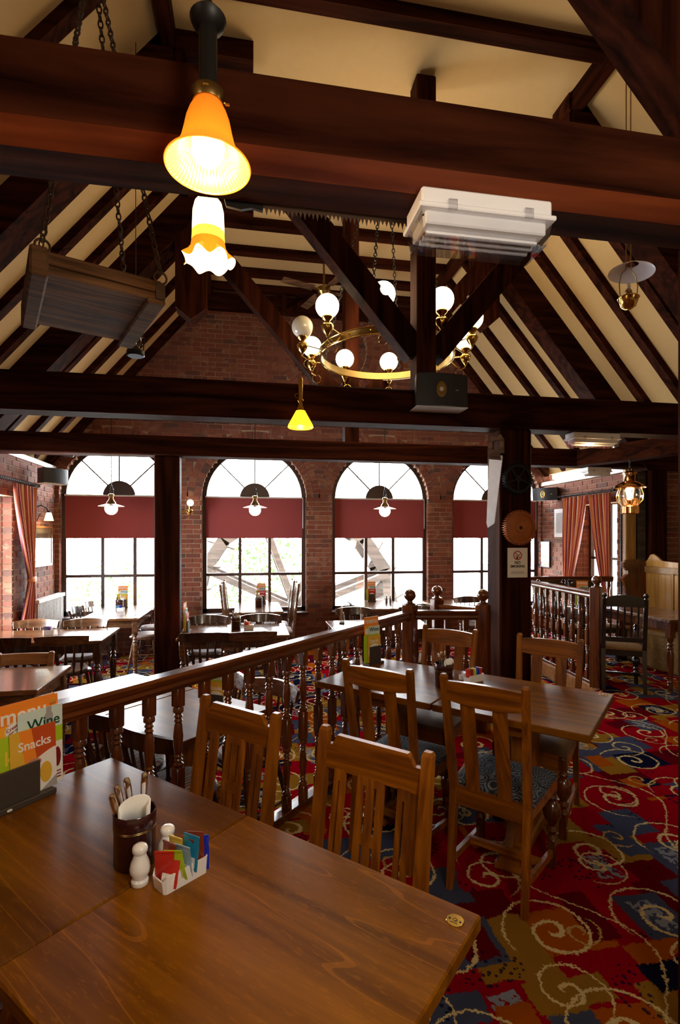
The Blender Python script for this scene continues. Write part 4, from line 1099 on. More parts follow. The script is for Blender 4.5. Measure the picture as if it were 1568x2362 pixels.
once(bc, (4.52, 6.17, 0), PI, 'black spindle-back chair behind the right newel post, right of the menu', 'black spindle-back chairs')

# ---------------- settle
st = thing('settle', 'high-backed pine settle with a dark scrolled end, behind the pine table', 'bench', (5.25, 3.86, 0))
back = [(0.0, 0.5), (2.3, 0.5), (2.3, 1.27), (2.24, 1.30), (2.19, 1.37), (2.14, 1.385), (2.09, 1.36), (2.0, 1.30), (1.7, 1.285), (0.6, 1.30), (0.0, 1.30)]
MB().prism(back, 0, 0.03, Matrix.Rotation(PI / 2, 4, 'Z') @ Matrix.Translation((0, 0.0, 0))).build('back_board', M['pine'], st)
for k in range(5):
    y0 = 0.06 + k * 0.44
    MB().box(-0.045, y0, 0.62, -0.03, y0 + 0.40, 1.13, ch=0.006).build('back_panel', M['pine'], st)
    MB().box(-0.05, y0 - 0.035, 0.55, -0.028, y0 - 0.005, 1.17).build('stile', M['pine'], st)
MB().box(-0.06, 0.0, 1.14, -0.028, 2.26, 1.22, ch=0.004).build('top_rail', M['pine_x'], st)
MB().box(-0.36, 0.0, 0.40, 0.0, 2.26, 0.44, ch=0.008).build('seat', M['pine_x'], st)
MB().box(-0.33, 0.02, 0.0, -0.31, 2.24, 0.40).build('seat_front', M['pine_x'], st)
endp = [(0.0, 0), (0.44, 0), (0.44, 0.42), (0.40, 0.60), (0.34, 0.75), (0.33, 0.95), (0.38, 1.06), (0.30, 1.12), (0.30, 1.16), (0.36, 1.20), (0.37, 1.27), (0.30, 1.31), (0.12, 1.31), (0.0, 1.25)]
MB().prism([(-x, z) for x, z in endp], 2.26, 2.31).build('end_panel', M['rail'], st)
MB().prism([(-x, z) for x, z in endp], -0.05, 0.0).build('end_panel', M['rail'], st)

# ================================================================== THINGS ON THE TABLES
def card(name, label, w, h, mat, parent_loc, rz, tilt=0.06, th=0.0016, group=None, cat='menu'):
    """upright card: local x along its width, faces -y, base on z=0"""
    o = MB().box(-w / 2, -th / 2, 0, w / 2, th / 2, h).build(name, M[mat]); tag(o, label, cat, group)
    o.location = parent_loc; o.rotation_euler = (-tilt, 0, rz)
    return o
def patch(parent, name, x0, x1, z0, z1, mat, y=-0.0012, poly=None):
    if poly: return MB().prism(poly, y - 0.0002, y + 0.0002).build(name, M[mat], parent)
    return MB().box(x0, y - 0.0002, z0, x1, y + 0.0002, z1).build(name, M[mat], parent)
FR = (PI / 2, 0, 0)
def ell(cx, cz, rx, rz_, n=28, a0=0, a1=2 * PI): return [(cx + rx * math.cos(a0 + (a1 - a0) * k / n), cz + rz_ * math.sin(a0 + (a1 - a0) * k / n)) for k in range(n)]

# the big menu stand on the near table ; stand frame: origin in the middle of its base, x along the cards
MX, MY = -0.740, 1.795
MR = math.atan2(0.16, 0.135)
def ml(x, y, z=0.75): return (MX + x * math.cos(MR) - y * math.sin(MR), MY + x * math.sin(MR) + y * math.cos(MR), z)
hold = thing('menu_holder', 'dark wooden menu holder standing on the near table at the left edge', 'menu holder', ml(0, 0), MR)
MB().box(-0.13, -0.038, 0, 0.13, 0.030, 0.018, ch=0.002).build('base', M['slate'], hold)
MB().box(-0.06, -0.026, 0.018, 0.082, -0.018, 0.125, ch=0.001).build('front_plate', M['slate'], hold)
MB().box(-0.06, 0.020, 0.018, 0.082, 0.028, 0.125, ch=0.001).build('back_plate', M['slate'], hold)
bdg = MB().prism(ell(-0.02, 0.009, 0.008, 0.004), -0.0395, -0.038).build('badge', M['p_white'], hold); text('lettering', 'logo', 0.004, M['slate'], bdg, (-0.02, -0.0398, 0.009), FR, 0.0001)
c1 = card('menu_card', 'tall orange menu card headed menu at the back of the near stand', 0.210, 0.297, 'p_orange', ml(0.062, 0.012, 0.768), MR, 0.03)
patch(c1, 'amber_panel', -0.095, 0.060, 0.0, 0.232, 'p_amber')
text('heading', 'menu', 0.066, M['p_white'], c1, (-0.008, -0.0018, 0.258), FR, bold=0.0012)
for i, (wd, mt) in enumerate((('TWO', 'p_mustard'), ('FOR', 'p_brickred'), ('ONE', 'p_mustard'))):
    q = patch(c1, 'logo_tile', 0.077, 0.099, 0.272 - i * 0.0095, 0.281 - i * 0.0095, mt, -0.0014); text('lettering', wd, 0.0085, M['p_brickred' if i != 1 else 'p_mustard'], q, (0.088, -0.0018, 0.2765 - i * 0.0095), FR, 0.0002, space=1.25)
text('fine_print', 'all day, every day', 0.0036, M['p_white'], c1, (0.084, -0.0016, 0.2485), FR, 0.0002)
sk = patch(c1, 'round_sticker', 0, 0, 0, 0, 'p_white', -0.0016, ell(-0.040, 0.212, 0.028, 0.028)); MB().torus((-0.040, -0.0018, 0.212), 0.026, 0.0004, 36, 4, 'y').build('sticker_ring', M['p_plum'], sk)
for s_, z_, sz in (('Create', 0.223, 0.0155), ('your own', 0.212, 0.0095), ('steak', 0.200, 0.0165)): text('lettering', s_, sz, M['p_plum'], sk, (-0.040 + (z_ - 0.212) * -0.3, -0.0021, z_), (PI / 2, -0.42, 0), 0.0002, bold=0.0003)
c1b = card('menu_card', 'second orange menu card showing only its edge behind the first', 0.210, 0.300, 'p_orange', ml(0.052, 0.0155, 0.768), MR, 0.02)
c2 = card('wine_card', 'pale blue wine card in the near menu stand', 0.148, 0.262, 'p_white', ml(0.103, 0.005, 0.768), MR, 0.02)
patch(c2, 'blue_panel', -0.074, 0.074, 0.19, 0.262, 'p_paleblue'); patch(c2, 'green_band', -0.074, 0.074, 0.138, 0.19, 'p_green')
patch(c2, 'grey_bottle', 0, 0, 0, 0, 'p_greyp', -0.0014, [(0.012, 0.195), (0.012, 0.235), (0.018, 0.244), (0.018, 0.262), (0.036, 0.262), (0.036, 0.244), (0.041, 0.235), (0.041, 0.195)])
text('heading', 'Wine', 0.049, M['p_darkgreen'], c2, (0.010, -0.0019, 0.214), FR, bold=0.0006)
for z_ in (0.014, 0.024, 0.034): patch(c2, 'plum_stripe', 0.03, 0.0675, z_, z_ + 0.004, 'p_plum')
patch(c2, 'dark_roundel', 0, 0, 0, 0, 'p_plum', -0.0013, ell(0.055, 0.085, 0.012, 0.033))
c3 = card('green_card', 'green children\'s card at the left edge of the near menu stand', 0.148, 0.205, 'p_green', ml(-0.010, -0.006, 0.768), MR, 0.05)
text('lettering', 'ki', 0.060, M['p_yellow'], c3, (0.014, -0.0015, 0.135), FR, bold=0.001); text('lettering', 'm', 0.040, M['p_yellow'], c3, (0.034, -0.0015, 0.098), FR, bold=0.001)
patch(c3, 'magenta_spot', 0, 0, 0, 0, 'p_magenta', -0.0012, ell(0.022, 0.048, 0.024, 0.022)); patch(c3, 'white_band', -0.06, 0.06, 0.0, 0.022, 'p_white')
c4 = card('snacks_card', 'orange and red Snacks card at the front of the near stand', 0.148, 0.210, 'p_mustard', ml(0.072, -0.011, 0.768), MR, 0.05)
patch(c4, 'red_gradient', 0, 0, 0, 0, 'p_brickred', -0.0012, [(0.012, 0.09), (0.074, 0.09), (0.074, 0.210), (-0.006, 0.210)])
patch(c4, 'warm_panel', 0, 0, 0, 0, 'p_orange', -0.0011, [(-0.026, 0.09), (0.012, 0.09), (-0.006, 0.210), (-0.045, 0.210)])
plate_ = patch(c4, 'plate_picture', 0, 0, 0, 0, 'p_white', -0.0014, [(-0.074, 0.0), (0.074, 0.0), (0.074, 0.128)] + [(0.074 - 0.148 * k / 14, 0.083 + 0.051 * math.sin(PI * (0.62 + 0.5 * k / 14))) for k in range(1, 15)])
patch(plate_, 'dip_picture', 0, 0, 0, 0, 'p_pinkish', -0.0018, ell(0.0, 0.098, 0.024, 0.012)); patch(plate_, 'food_picture', 0, 0, 0, 0, 'p_mustard', -0.0018, ell(0.038, 0.055, 0.02, 0.034))
patch(plate_, 'grey_corner', 0, 0, 0, 0, 'p_greyp', -0.0018, [(0.02, 0.0), (0.074, 0.0), (0.074, 0.035)])
text('heading', 'Snacks', 0.040, M['p_white'], c4, (0.004, -0.0019, 0.158), FR, bold=0.0006)

def small_menu(x, y, z, rz, lab, style):
    """holder with an orange menu, a blue wine card and a front card"""
    h = thing('menu_holder', 'small dark menu holder ' + lab, 'menu holder', (x, y, z), rz, 'small menu holders')
    MB().box(-0.07, -0.035, 0, 0.07, 0.03, 0.014).build('base', M['slate'], h)
    MB().box(-0.05, -0.025, 0.014, 0.05, -0.018, 0.12).build('front_plate', M['slate'], h)
    def cp(dx, dy, w, hh, mt, nm, lb, head, hs, hz, hm):
        q = card(nm, lb + ' ' + lab, w, hh, mt, (x + dx * math.cos(rz) - dy * math.sin(rz), y + dx * math.sin(rz) + dy * math.cos(rz), z + 0.014), rz, 0.02)
        if head: text('heading', head, hs, M[hm], q, (0, -0.0015, hz), FR, bold=0.0006)
        return q
    q = cp(0, 0.012, 0.135, 0.30, 'p_orange', 'menu_card', 'orange menu card', 'menu', 0.052, 0.272, 'p_white')
    patch(q, 'amber_panel', -0.06, 0.0, 0.02, 0.24, 'p_amber'); patch(q, 'white_badge', 0, 0, 0, 0, 'p_white', -0.0016, ell(-0.045, 0.205, 0.017, 0.02))
    q = cp(0.014, 0.002, 0.105, 0.238, 'p_paleblue', 'wine_card', 'pale wine card', 'Wine', 0.040, 0.215, 'p_darkgreen')
    if style == 'snacks':
        cp(-0.02, -0.006, 0.14, 0.185, 'p_green', 'green_card', 'green card', None, 0, 0, None)
        q = cp(0.0, -0.012, 0.12, 0.178, 'p_mustard', 'snacks_card', 'amber Snacks card', 'Snacks', 0.030, 0.14, 'p_white')
    else:
        cp(-0.025, -0.006, 0.12, 0.185, 'p_green', 'green_card', 'green card', None, 0, 0, None)
        q = cp(0.006, -0.012, 0.12, 0.19, 'p_red', 'pudding_card', 'red Puddings card', 'Puddings', 0.024, 0.165, 'p_white')
    patch(q, 'plate_picture', 0, 0, 0, 0, 'p_white', -0.0014, ell(0.0, 0.07, 0.055, 0.055)); patch(q, 'dark_food', 0, 0, 0, 0, 'p_plum', -0.0018, ell(0.0, 0.06, 0.03, 0.035))
small_menu(0.83, 3.42, 0.75, 0.55, 'on the second row table by the balustrade', 'snacks')
small_menu(-1.80, 8.02, LOW + 0.75, 0.08, 'on the sunlit left window table', 'snacks')
small_menu(0.20, 8.12, LOW + 0.75, 0.0, 'on the second window table', 'pud')
small_menu(1.94, 8.10, LOW + 0.75, 0.0, 'on the third window table', 'pud')
small_menu(4.06, 5.80, 0.75, -0.35, 'behind the right balustrade', 'pud')
small_menu(*dn(-2.30, 2.05, LOW + 0.75), -0.5, 'seen between the balusters', 'snacks')
small_menu(-0.66, 5.86, LOW + 0.75, PI / 2 - 0.12, 'seen edge-on beside the left post', 'pud')
small_menu(1.10, 6.12, LOW + 0.75, PI / 2 - 0.2, 'seen edge-on at the third window pier', 'pud')

# ---- cutlery pot with its contents
def pot(x, y, z, lab, n_cut=4, first=False, r=0.052, h=0.135):
    p = thing('cutlery_pot', 'round maroon cutlery pot ' + lab, 'pot', (x, y, z), 0, 'cutlery pots')
    MB().lathe([(0.0001, 0), (r * 0.96, 0), (r, 0.004), (r, h * 0.72), (r * 1.03, h * 0.74), (r * 1.03, h), (r * 1.0, h + 0.002), (r * 0.96, h), (r * 0.93, h * 0.7), (r * 0.93, 0.006), (0.0001, 0.006)], 36, cap=False).build('body', M['maroon'], p, True)
    for k in (0.70, 0.725): MB().torus((0, 0, h * k), r * 1.012, 0.0009, 36, 5).build('gold_band', M['dullbrass'], p, True)
    return p
def cutlery(x, y, z, az, tilt, L, lab, kind='knife', handle_w=0.008):
    c = thing('table_' + kind, lab, 'cutlery', (x, y, z), 0, 'cutlery in the pots')
    c.rotation_euler = (0, tilt, az)
    h = MB(); vs = []; fs = []; n = 10
    prof = [(0.0, 0.35, 0.3), (0.06, 0.55, 0.4), (L - 0.085, 0.6, 0.45), (L - 0.08, 0.95, 0.8), (L - 0.03, 1.15, 1.0), (L - 0.006, 1.05, 0.9), (L, 0.6, 0.5)]
    for zz, a, b in prof:
        for k in range(n):
            t_ = 2 * PI * k / n; vs.append((handle_w * a * math.cos(t_), handle_w * 0.45 * b * math.sin(t_), zz))
    for j in range(len(prof) - 1):
        for k in range(n): fs.append((j * n + k, j * n + (k + 1) % n, (j + 1) * n + (k + 1) % n, (j + 1) * n + k))
    fs += [tuple(reversed(range(n))), tuple(range((len(prof) - 1) * n, len(prof) * n))]
    h.add(vs, fs).build('handle', M['chrome'], c, True)
    if kind == 'knife': MB().box(-0.009, -0.0007, -0.0, 0.007, 0.0007, 0.09).build('blade', M['chrome'], c)
    else:
        f = MB(); [f.box(-0.010 + k * 0.006, -0.0008, 0.0, -0.007 + k * 0.006, 0.0008, 0.05) for k in range(4)]; f.box(-0.010, -0.0008, 0.045, 0.011, 0.0008, 0.06); f.build('tines', M['chrome'], c)
    return c
def napkin(x, y, z, rz, lab, s=1.0, tilt=0.18):
    vs = []; fs = []; n = 12
    for j in range(2):
        for i in range(n + 1):
            a = -2.2 + 4.4 * i / n; r = 0.027 * s
            top = (0.098 if j else 0.0) * s - (0.030 * s * (1 - math.cos(a - 0.6)) / 2 if j else 0)
            vs.append((r * math.sin(a) * 1.25, r * math.cos(a) * 0.55, top + 0.03))
    for i in range(n): fs.append((i, i + 1, n + 2 + i, n + 1 + i))
    b = MB().add(vs, fs); me = b.mesh('paper_napkin', M['napkin'], True)
    o = put('paper_napkin', me, None, (x, y, z), rz); o.rotation_euler = (tilt, 0.05, rz)
    md = o.modifiers.new('thick', 'SOLIDIFY'); md.thickness = 0.004
    return tag(o, lab, 'napkin', 'paper napkins')
PX, PY = -0.293, 1.438
pot(PX, PY, 0.75, 'on the near table, holding knives and forks')
cutlery(PX - 0.008, PY + 0.012, 0.762, 0.3, -0.20, 0.195, 'steel fork leaning left in the near cutlery pot', 'fork')
cutlery(PX + 0.002, PY + 0.020, 0.762, 0.2, -0.13, 0.205, 'steel knife with the broad bright handle in the near pot', 'knife')
cutlery(PX - 0.010, PY - 0.005, 0.762, 0.4, -0.25, 0.185, 'steel fork lowest at the left rim of the near pot', 'fork')
cutlery(PX + 0.012, PY + 0.022, 0.762, 0.1, 0.04, 0.210, 'steel knife standing straight behind the napkin', 'knife')
napkin(PX - 0.002, PY - 0.012, 0.80, 0.1, 'folded white paper napkin in the near cutlery pot', 1.05)
pot(1.097, 2.815, 0.75, 'on the second row table beside the sachets')
for k, (dx, dy, tl) in enumerate(((-0.02, 0.0, -0.08), (-0.008, 0.01, -0.02), (0.004, 0.0, 0.03), (-0.014, -0.012, -0.12))):
    cutlery(1.097 + dx, 2.815 + dy, 0.765, 0.3 * k, tl, 0.18 + 0.005 * k, '%s in the second row pot' % ('knife at the left rim', 'fork in the middle', 'knife nearest the napkin', 'fork leaning outermost')[k], 'fork' if k % 2 else 'knife')
napkin(1.118, 2.812, 0.80, 0.2, 'rolled white paper napkin in the second row pot', 0.8, 0.05)
for (x, y, lab) in ((-0.135, 5.90, 'on the middle table'), (0.15, 7.75, 'on the second window table'), (-1.80, 7.82, 'on the sunlit window table')):
    pot(x, y, LOW + 0.75, lab)
    for k in range(3): cutlery(x - 0.015 + 0.015 * k, y, LOW + 0.765, k, -0.1 + 0.1 * k, 0.19, ('left', 'middle', 'right')[k] + ' one of three steel forks in the pot ' + lab, 'fork')
    napkin(x + 0.012, y, LOW + 0.80, 0.2, 'white paper napkin in the pot ' + lab, 0.8, 0.05)

def shaker(x, y, z, lab, sc_=1.0):
    s = thing('shaker', lab, 'shaker', (x, y, z), 0, 'salt and pepper shakers')
    pr = [(0.0001, 0), (0.0195, 0), (0.021, 0.002), (0.021, 0.010), (0.017, 0.015), (0.0175, 0.019), (0.0235, 0.03), (0.0245, 0.040), (0.0215, 0.054), (0.0155, 0.068), (0.0145, 0.074), (0.018, 0.079), (0.0185, 0.087), (0.016, 0.093), (0.009, 0.097), (0.0001, 0.098)]
    MB().lathe([(r * sc_, q * sc_) for r, q in pr], 32, cap=False).build('body', M['ceramic'], s, True)
    h = MB(); [h.lathe([(0.0009, 0), (0.0009, 0.0006)], 6, Matrix.Translation((0.004 * math.cos(k * 2.1), 0.004 * math.sin(k * 2.1), 0.0966 * sc_))) for k in range(3)]; h.build('holes', M['black'], s)
    return s
shaker(-0.262, 1.345, 0.75, 'white ceramic shaker in front of the near cutlery pot')
shaker(-0.208, 1.420, 0.75, 'white ceramic shaker behind the sachets on the near table')
shaker(-0.03, 5.93, LOW + 0.75, 'white shaker beside the pot on the middle table')
for k, x in enumerate((2.12, 2.18)):
    b = MB().lathe([(0.0001, 0), (0.018, 0), (0.018, 0.06), (0.008, 0.09), (0.009, 0.12), (0.0001, 0.122)], 14, cap=False).build('sauce_bottle', M['darkwood'], None, True, loc=(x, 7.85, LOW + 0.75))
    tag(b, ('left' if k == 0 else 'right') + ' one of two little dark bottles on the third window table', 'bottle', 'little bottles')

# ---- sachet dishes
def dish(x, y, z, rz, lab, w=0.058, L=0.128, h=0.042):
    d = thing('sachet_dish', lab, 'dish', (x, y, z), rz, 'sachet dishes')
    b = MB(); t_ = 0.0035; k = 0.94
    def rr(hx, hy, z_, c): return [(hx - c, -hy, z_), (hx, -hy + c, z_), (hx, hy - c, z_), (hx - c, hy, z_), (-hx + c, hy, z_), (-hx, hy - c, z_), (-hx, -hy + c, z_), (-hx + c, -hy, z_)]
    rings = [rr(L / 2 * k, w / 2 * k, 0, 0.006), rr(L / 2, w / 2, h, 0.008), rr(L / 2 - t_, w / 2 - t_, h, 0.006), rr(L / 2 * k - t_, w / 2 * k - t_, 0.004, 0.005)]
    vs = [p for r_ in rings for p in r_]
    # dipped lip at the near end
    vs = [(px, py, pz - (0.012 if (abs(px) > L / 2 - 0.006 and px < 0 and pz > h * 0.9 and abs(py) < w * 0.4) else 0)) for px, py, pz in vs]
    fs = [tuple(reversed(range(8))), tuple(range(24, 32))]
    for j in range(3):
        for i in range(8): q = (i + 1) % 8; fs.append((j * 8 + i, j * 8 + q, j * 8 + 8 + q, j * 8 + 8 + i))
    b.add(vs, fs).build('bowl', M['ceramic'], d, True)
    return d
def sachet_mesh(w, h, c):
    n = 5; vs = []; fs = []
    for side in (1, -1):
        for j in range(n + 1):
            for i in range(n + 1):
                x, z_ = -1 + 2 * i / n, -1 + 2 * j / n
                vs.append((x * w / 2 * (1 + 0.03 * (j % 2)), side * 0.0035 * max(0, 1 - abs(x) ** 3) * max(0, 1 - abs(z_) ** 4) + 0.0012 * math.sin(z_ * 3 + c), z_ * h / 2 + h / 2))
    for s_ in (0, (n + 1) ** 2):
        for j in range(n):
            for i in range(n):
                a = s_ + j * (n + 1) + i; q = (a, a + 1, a + n + 2, a + n + 1); fs.append(q if s_ else tuple(reversed(q)))
    return MB().add(vs, fs)
def sachet(base, rz0, x, y, z, tl, yaw, col, lab, w=0.040, h=0.072, lab2=None):
    cx = base[0] + x * math.cos(rz0) - y * math.sin(rz0); cy = base[1] + x * math.sin(rz0) + y * math.cos(rz0)
    o = sachet_mesh(w, h, x * 50).build('sachet', M[col], None, True, loc=(cx, cy, base[2] + z))
    o.rotation_euler = (tl, 0.08 * math.sin(x * 90), rz0 + yaw); tag(o, lab, 'sachet', 'sauce and sugar sachets')
    if lab2: MB().box(-w * 0.36, -0.0048, h * 0.12, w * 0.36, -0.0040, h * 0.42).build('printed_label', M[lab2], o)
    MB().box(-w / 2, -0.0012, h - 0.0005, w / 2, 0.0012, h + 0.005).build('crimp', M[col], o)
    return o
DR = math.atan2(1.392 - 1.312, -0.118 - -0.218)
DB = (-0.165, 1.345, 0.75)
dish(DB[0], DB[1], DB[2], DR, 'white ceramic dish of colourful sachets on the near table')
cols = [('p_red', 'red sachet with a white label at the front of the near dish', 'p_white'), ('p_red', 'plain red sachet second from the front of the near dish', None), ('p_brown', 'rust sachet behind the red ones', 'p_white'), ('p_leafgreen', 'dark green sachet near the front of the dish', 'p_cream'),
        ('p_green', 'lime green sachet in the near dish', 'p_cream'), ('p_yellow', 'yellow sachet in the near dish', 'p_white'), ('p_cream', 'cream paper sachet in the middle of the near dish', 'p_white'), ('p_sky', 'pale blue sachet in the near dish', 'p_white'),
        ('p_blue', 'bright blue sachet leaning behind the pale one', 'p_white'), ('p_blue', 'bright blue sachet nearest the rim of the near dish', 'p_white'), ('p_brown', 'brown sachet standing highest in the near dish', None), ('p_brown', 'brown sachet in front of the tallest one', None),
        ('p_royal', 'royal blue sachet at the far end of the near dish', 'p_cream')]
rnd = random.Random(11)
for i, (c_, lb, l2) in enumerate(cols):
    x = -0.046 + 0.0076 * i
    sachet(DB, DR, x, -0.004 + 0.007 * ((i * 3) % 4 - 1.5), 0.008 + 0.004 * (i % 3) + (0.006 if i in (8, 10) else 0), 0.22 * ((i * 5) % 3 - 1), -PI / 2 + 0.5 + 0.35 * math.sin(i * 2.3), c_, lb, lab2=l2, w=0.046, h=0.074 + 0.005 * (i % 3))
dish(1.315, 2.90, 0.75, 0.4, 'white dish of sachets on the second row table')
for i, c_ in enumerate(['p_red', 'p_brown', 'p_green', 'p_yellow', 'p_cream', 'p_blue', 'p_royal', 'p_red']):
    sachet((1.315, 2.90, 0.75), 0.4, -0.042 + 0.012 * i, 0.004 * (i % 3 - 1), 0.012, 0.15 * (i % 3 - 1), PI / 2 + 0.3 * math.sin(i), c_, 'sachet in the dish on the second row table, %s' % ['nearest the pot, red', 'brown', 'green', 'yellow', 'cream', 'bright blue', 'royal blue', 'red at the far end'][i], h=0.06)
for k in range(2):
    o = MB().lathe([(0.0001, 0), (0.015, 0), (0.019, 0.022), (0.020, 0.024), (0.0001, 0.024)], 16, cap=False).build('milk_pot', M['ceramic'], None, True, loc=(1.262 + 0.03 * k, 2.95 + 0.02 * k, 0.75)); tag(o, 'tiny white milk pot %s of the second row dish' % ('left' if k == 0 else 'nearest, just left'), 'milk pot', 'tiny milk pots')
for (x, y, lab, cl) in ((-2.07, 5.93, 'on the left table', ['p_red', 'p_blue', 'p_red', 'p_royal', 'p_cream']), (0.01, 5.88, 'on the middle table', ['p_red', 'p_red', 'p_orange']), (-1.74, 7.62, 'on the sunlit window table', ['p_blue', 'p_sky', 'p_royal'])):
    dish(x, y, LOW + 0.75, 0.1, 'white sachet dish ' + lab, h=0.05, L=0.10)
    for i, c_ in enumerate(cl):
        sachet((x, y, LOW + 0.75), 0.1, -0.03 + 0.014 * i, 0, 0.014, 0.1 * (i % 3 - 1), 0.3 * i + 0.3, c_, '%s sachet in the dish %s' % (['first', 'second', 'third', 'fourth', 'fifth'][i] + ' from the left ' + c_[2:], lab), h=0.065)

# ================================================================== LAMPS AND FITTINGS
def link_chain(name, a, b, m, parent, r=0.004, size=0.030, every=None):
    """oval links from a to b, alternate links turned; one mesh"""
    a, b = Vector(a), Vector(b); d = b - a; L = d.length; n = max(2, int(L / (size * 0.78))); q = d.to_track_quat('Z', 'Y').to_matrix().to_4x4()
    mb = MB()
    for i in range(n):
        c = a + d * ((i + 0.5) / n); pts = []
        for k in range(8):
            t_ = 2 * PI * k / 8; x, z = size * 0.30 * math.cos(t_), size * 0.5 * math.sin(t_)
            p = Vector((x, 0, z)) if i % 2 else Vector((0, x, z))
            pts.append(c + (q @ p.to_4d().to_3d() if False else (q.to_3x3() @ p)))
        mb.tube(pts, r, 5, True)
    return mb.build(name, m, parent, True)

# amber ribbed bell lamp hanging in front of the near beam
bl = thing('bell_lamp', 'lit amber ribbed glass bell lamp in front of the near beam', 'lamp', (-0.088, 1.19, 0))
ws = lambda r, z, a: (1 + 0.012 * math.cos(a * 56), 0)
t_ = NT('amber_ribbed_glass')
t_.set(Base_Color=(0.9, 0.35, 0.05, 1), Roughness=0.15); t_.b.inputs['Emission Color'].default_value = (1.0, 0.36, 0.03, 1); t_.b.inputs['Emission Strength'].default_value = 1.0
sz_ = t_.new('ShaderNodeSeparateXYZ'); t_.put(sz_.inputs[0], t_.coord())
t_.put(t_.b.inputs['Emission Color'], t_.ramp(t_.math('MULTIPLY', t_.math('SUBTRACT', sz_.outputs[2], 2.42), 6.9), [(0.05, (1.0, 0.42, 0.03)), (0.35, (1.0, 0.62, 0.02)), (0.7, (0.95, 0.30, 0.01)), (1.0, (0.7, 0.13, 0.005))]))
o_ = t_.n['Material Output']; tb = t_.new('ShaderNodeBsdfTranslucent'); tb.inputs[0].default_value = (1.0, 0.42, 0.06, 1); mx = t_.new('ShaderNodeMixShader'); mx.inputs[0].default_value = 0.6
t_.t.links.new(t_.b.outputs[0], mx.inputs[1]); t_.t.links.new(tb.outputs[0], mx.inputs[2]); t_.t.links.new(mx.outputs[0], o_.inputs[0]); M['amberglass'] = t_.m
pr = [(0.030, 2.565), (0.034, 2.556), (0.040, 2.545), (0.047, 2.525), (0.052, 2.50), (0.058, 2.475), (0.066, 2.455), (0.077, 2.437), (0.090, 2.427), (0.092, 2.424)]
MB().lathe(pr, 168, cap=False, wave=ws).build('glass_shade', M['amberglass'], bl, True)
MB().torus((0, 0, 2.424), 0.092, 0.0022, 64, 6).build('rim', M['amberglass'], bl, True)
MB().sphere((0, 0, 2.470), 0.036, 20, 12, 1.25).build('bulb', M['bulb'], bl, True)
M['hotglass'] = emit('inner_glass_glow', (1.0, 0.46, 0.09), 0.9, (0.16, 0.07, 0.015))
MB().lathe([(r - 0.003, z) for r, z in pr], 168, cap=False, wave=ws).build('inner_glass', M['hotglass'], bl, True)
MB().lathe([(0.0001, 2.60), (0.022, 2.60), (0.036, 2.588), (0.038, 2.572), (0.034, 2.562), (0.0001, 2.56)], 28, cap=False).build('gallery', M['dullbrass'], bl, True)
MB().lathe([(0.020, 2.598), (0.020, 2.73), (0.034, 2.738), (0.040, 2.752), (0.03, 2.764), (0.012, 2.772), (0.008, 2.80), (0.0001, 2.80)], 24, cap=False).build('stem', M['iron'], bl, True)
MB().bar((0, 0.0, 2.755), (0, 0.118, 2.70), 0.018, 0.018).build('bracket', M['iron'], bl)
for k in range(3):
    a = k * 2.094 + 0.3; MB().lathe([(0.0035, 0), (0.0035, 0.012), (0.0001, 0.013)], 8, Matrix.Translation((0.036 * math.cos(a), 0.036 * math.sin(a), 2.577)) @ Matrix.Rotation(PI / 2, 4, 'Y')).build('thumb_screw', M['brass'], bl, True)
lt = light('bell_lamp_light', 'POINT', (0, 0, 2.40), 12, (1.0, 0.68, 0.36), 0.03); lt.parent = bl

# frilled glass lamp behind the beam
fl_ = thing('frilled_lamp', 'lit white and orange frilled glass lamp just behind the near beam', 'lamp', (-0.122, 1.66, 0))
def frm(name, col, e):
    t = NT(name); t.set(Base_Color=(*col, 1), Roughness=0.2); t.b.inputs['Emission Color'].default_value = (*col, 1); t.b.inputs['Emission Strength'].default_value = e; return t.m
M['frill_white'] = frm('frill_glass_white', (1.0, 0.80, 0.42), 3.2); M['frill_orange'] = frm('frill_glass_orange', (1.0, 0.24, 0.01), 1.1); M['frill_yellow'] = frm('frill_glass_yellow', (1.0, 0.62, 0.05), 2.0)
fw = lambda r, z, a: (1 + (0.10 * math.cos(a * 7) if r > 0.069 else (0.05 * math.cos(a * 7) if r > 0.058 else 0)), (0.010 * math.cos(a * 7 + 1.0) if r > 0.069 else (0.005 * math.cos(a * 7 + 1.0) if r > 0.058 else 0)))
MB().lathe([(0.014, 2.655), (0.030, 2.65), (0.041, 2.635), (0.047, 2.61), (0.0485, 2.57), (0.049, 2.545)], 84, cap=False).build('upper_glass', M['frill_white'], fl_, True)
MB().lathe([(0.049, 2.545), (0.050, 2.525), (0.0505, 2.515)], 84, cap=False).build('yellow_band', M['frill_yellow'], fl_, True)
MB().lathe([(0.0505, 2.515), (0.054, 2.495), (0.060, 2.478), (0.072, 2.462), (0.076, 2.458)], 84, cap=False, wave=fw).build('orange_frill', M['frill_orange'], fl_, True)
MB().lathe([(0.044, 2.51), (0.050, 2.492), (0.056, 2.476), (0.070, 2.4615), (0.0755, 2.457)], 84, cap=False, wave=fw).build('inner_frill', M['frill_white'], fl_, True)
MB().sphere((0, 0, 2.53), 0.024, 16, 10, 1.3).build('bulb', M['bulb'], fl_, True)
MB().lathe([(0.0001, 2.69), (0.018, 2.69), (0.022, 2.66), (0.0001, 2.652)], 20, cap=False).build('cap', M['dullbrass'], fl_, True)
MB().tube([(0, 0, 2.68), (0, 0, 2.80), (0, -0.08, 2.82), (0, -0.17, 2.74)], 0.008, 8).build('hanging_rod', M['iron'], fl_, True)
lt = light('frilled_lamp_light', 'POINT', (0, 0, 2.45), 4, (1.0, 0.62, 0.28), 0.03); lt.parent = fl_

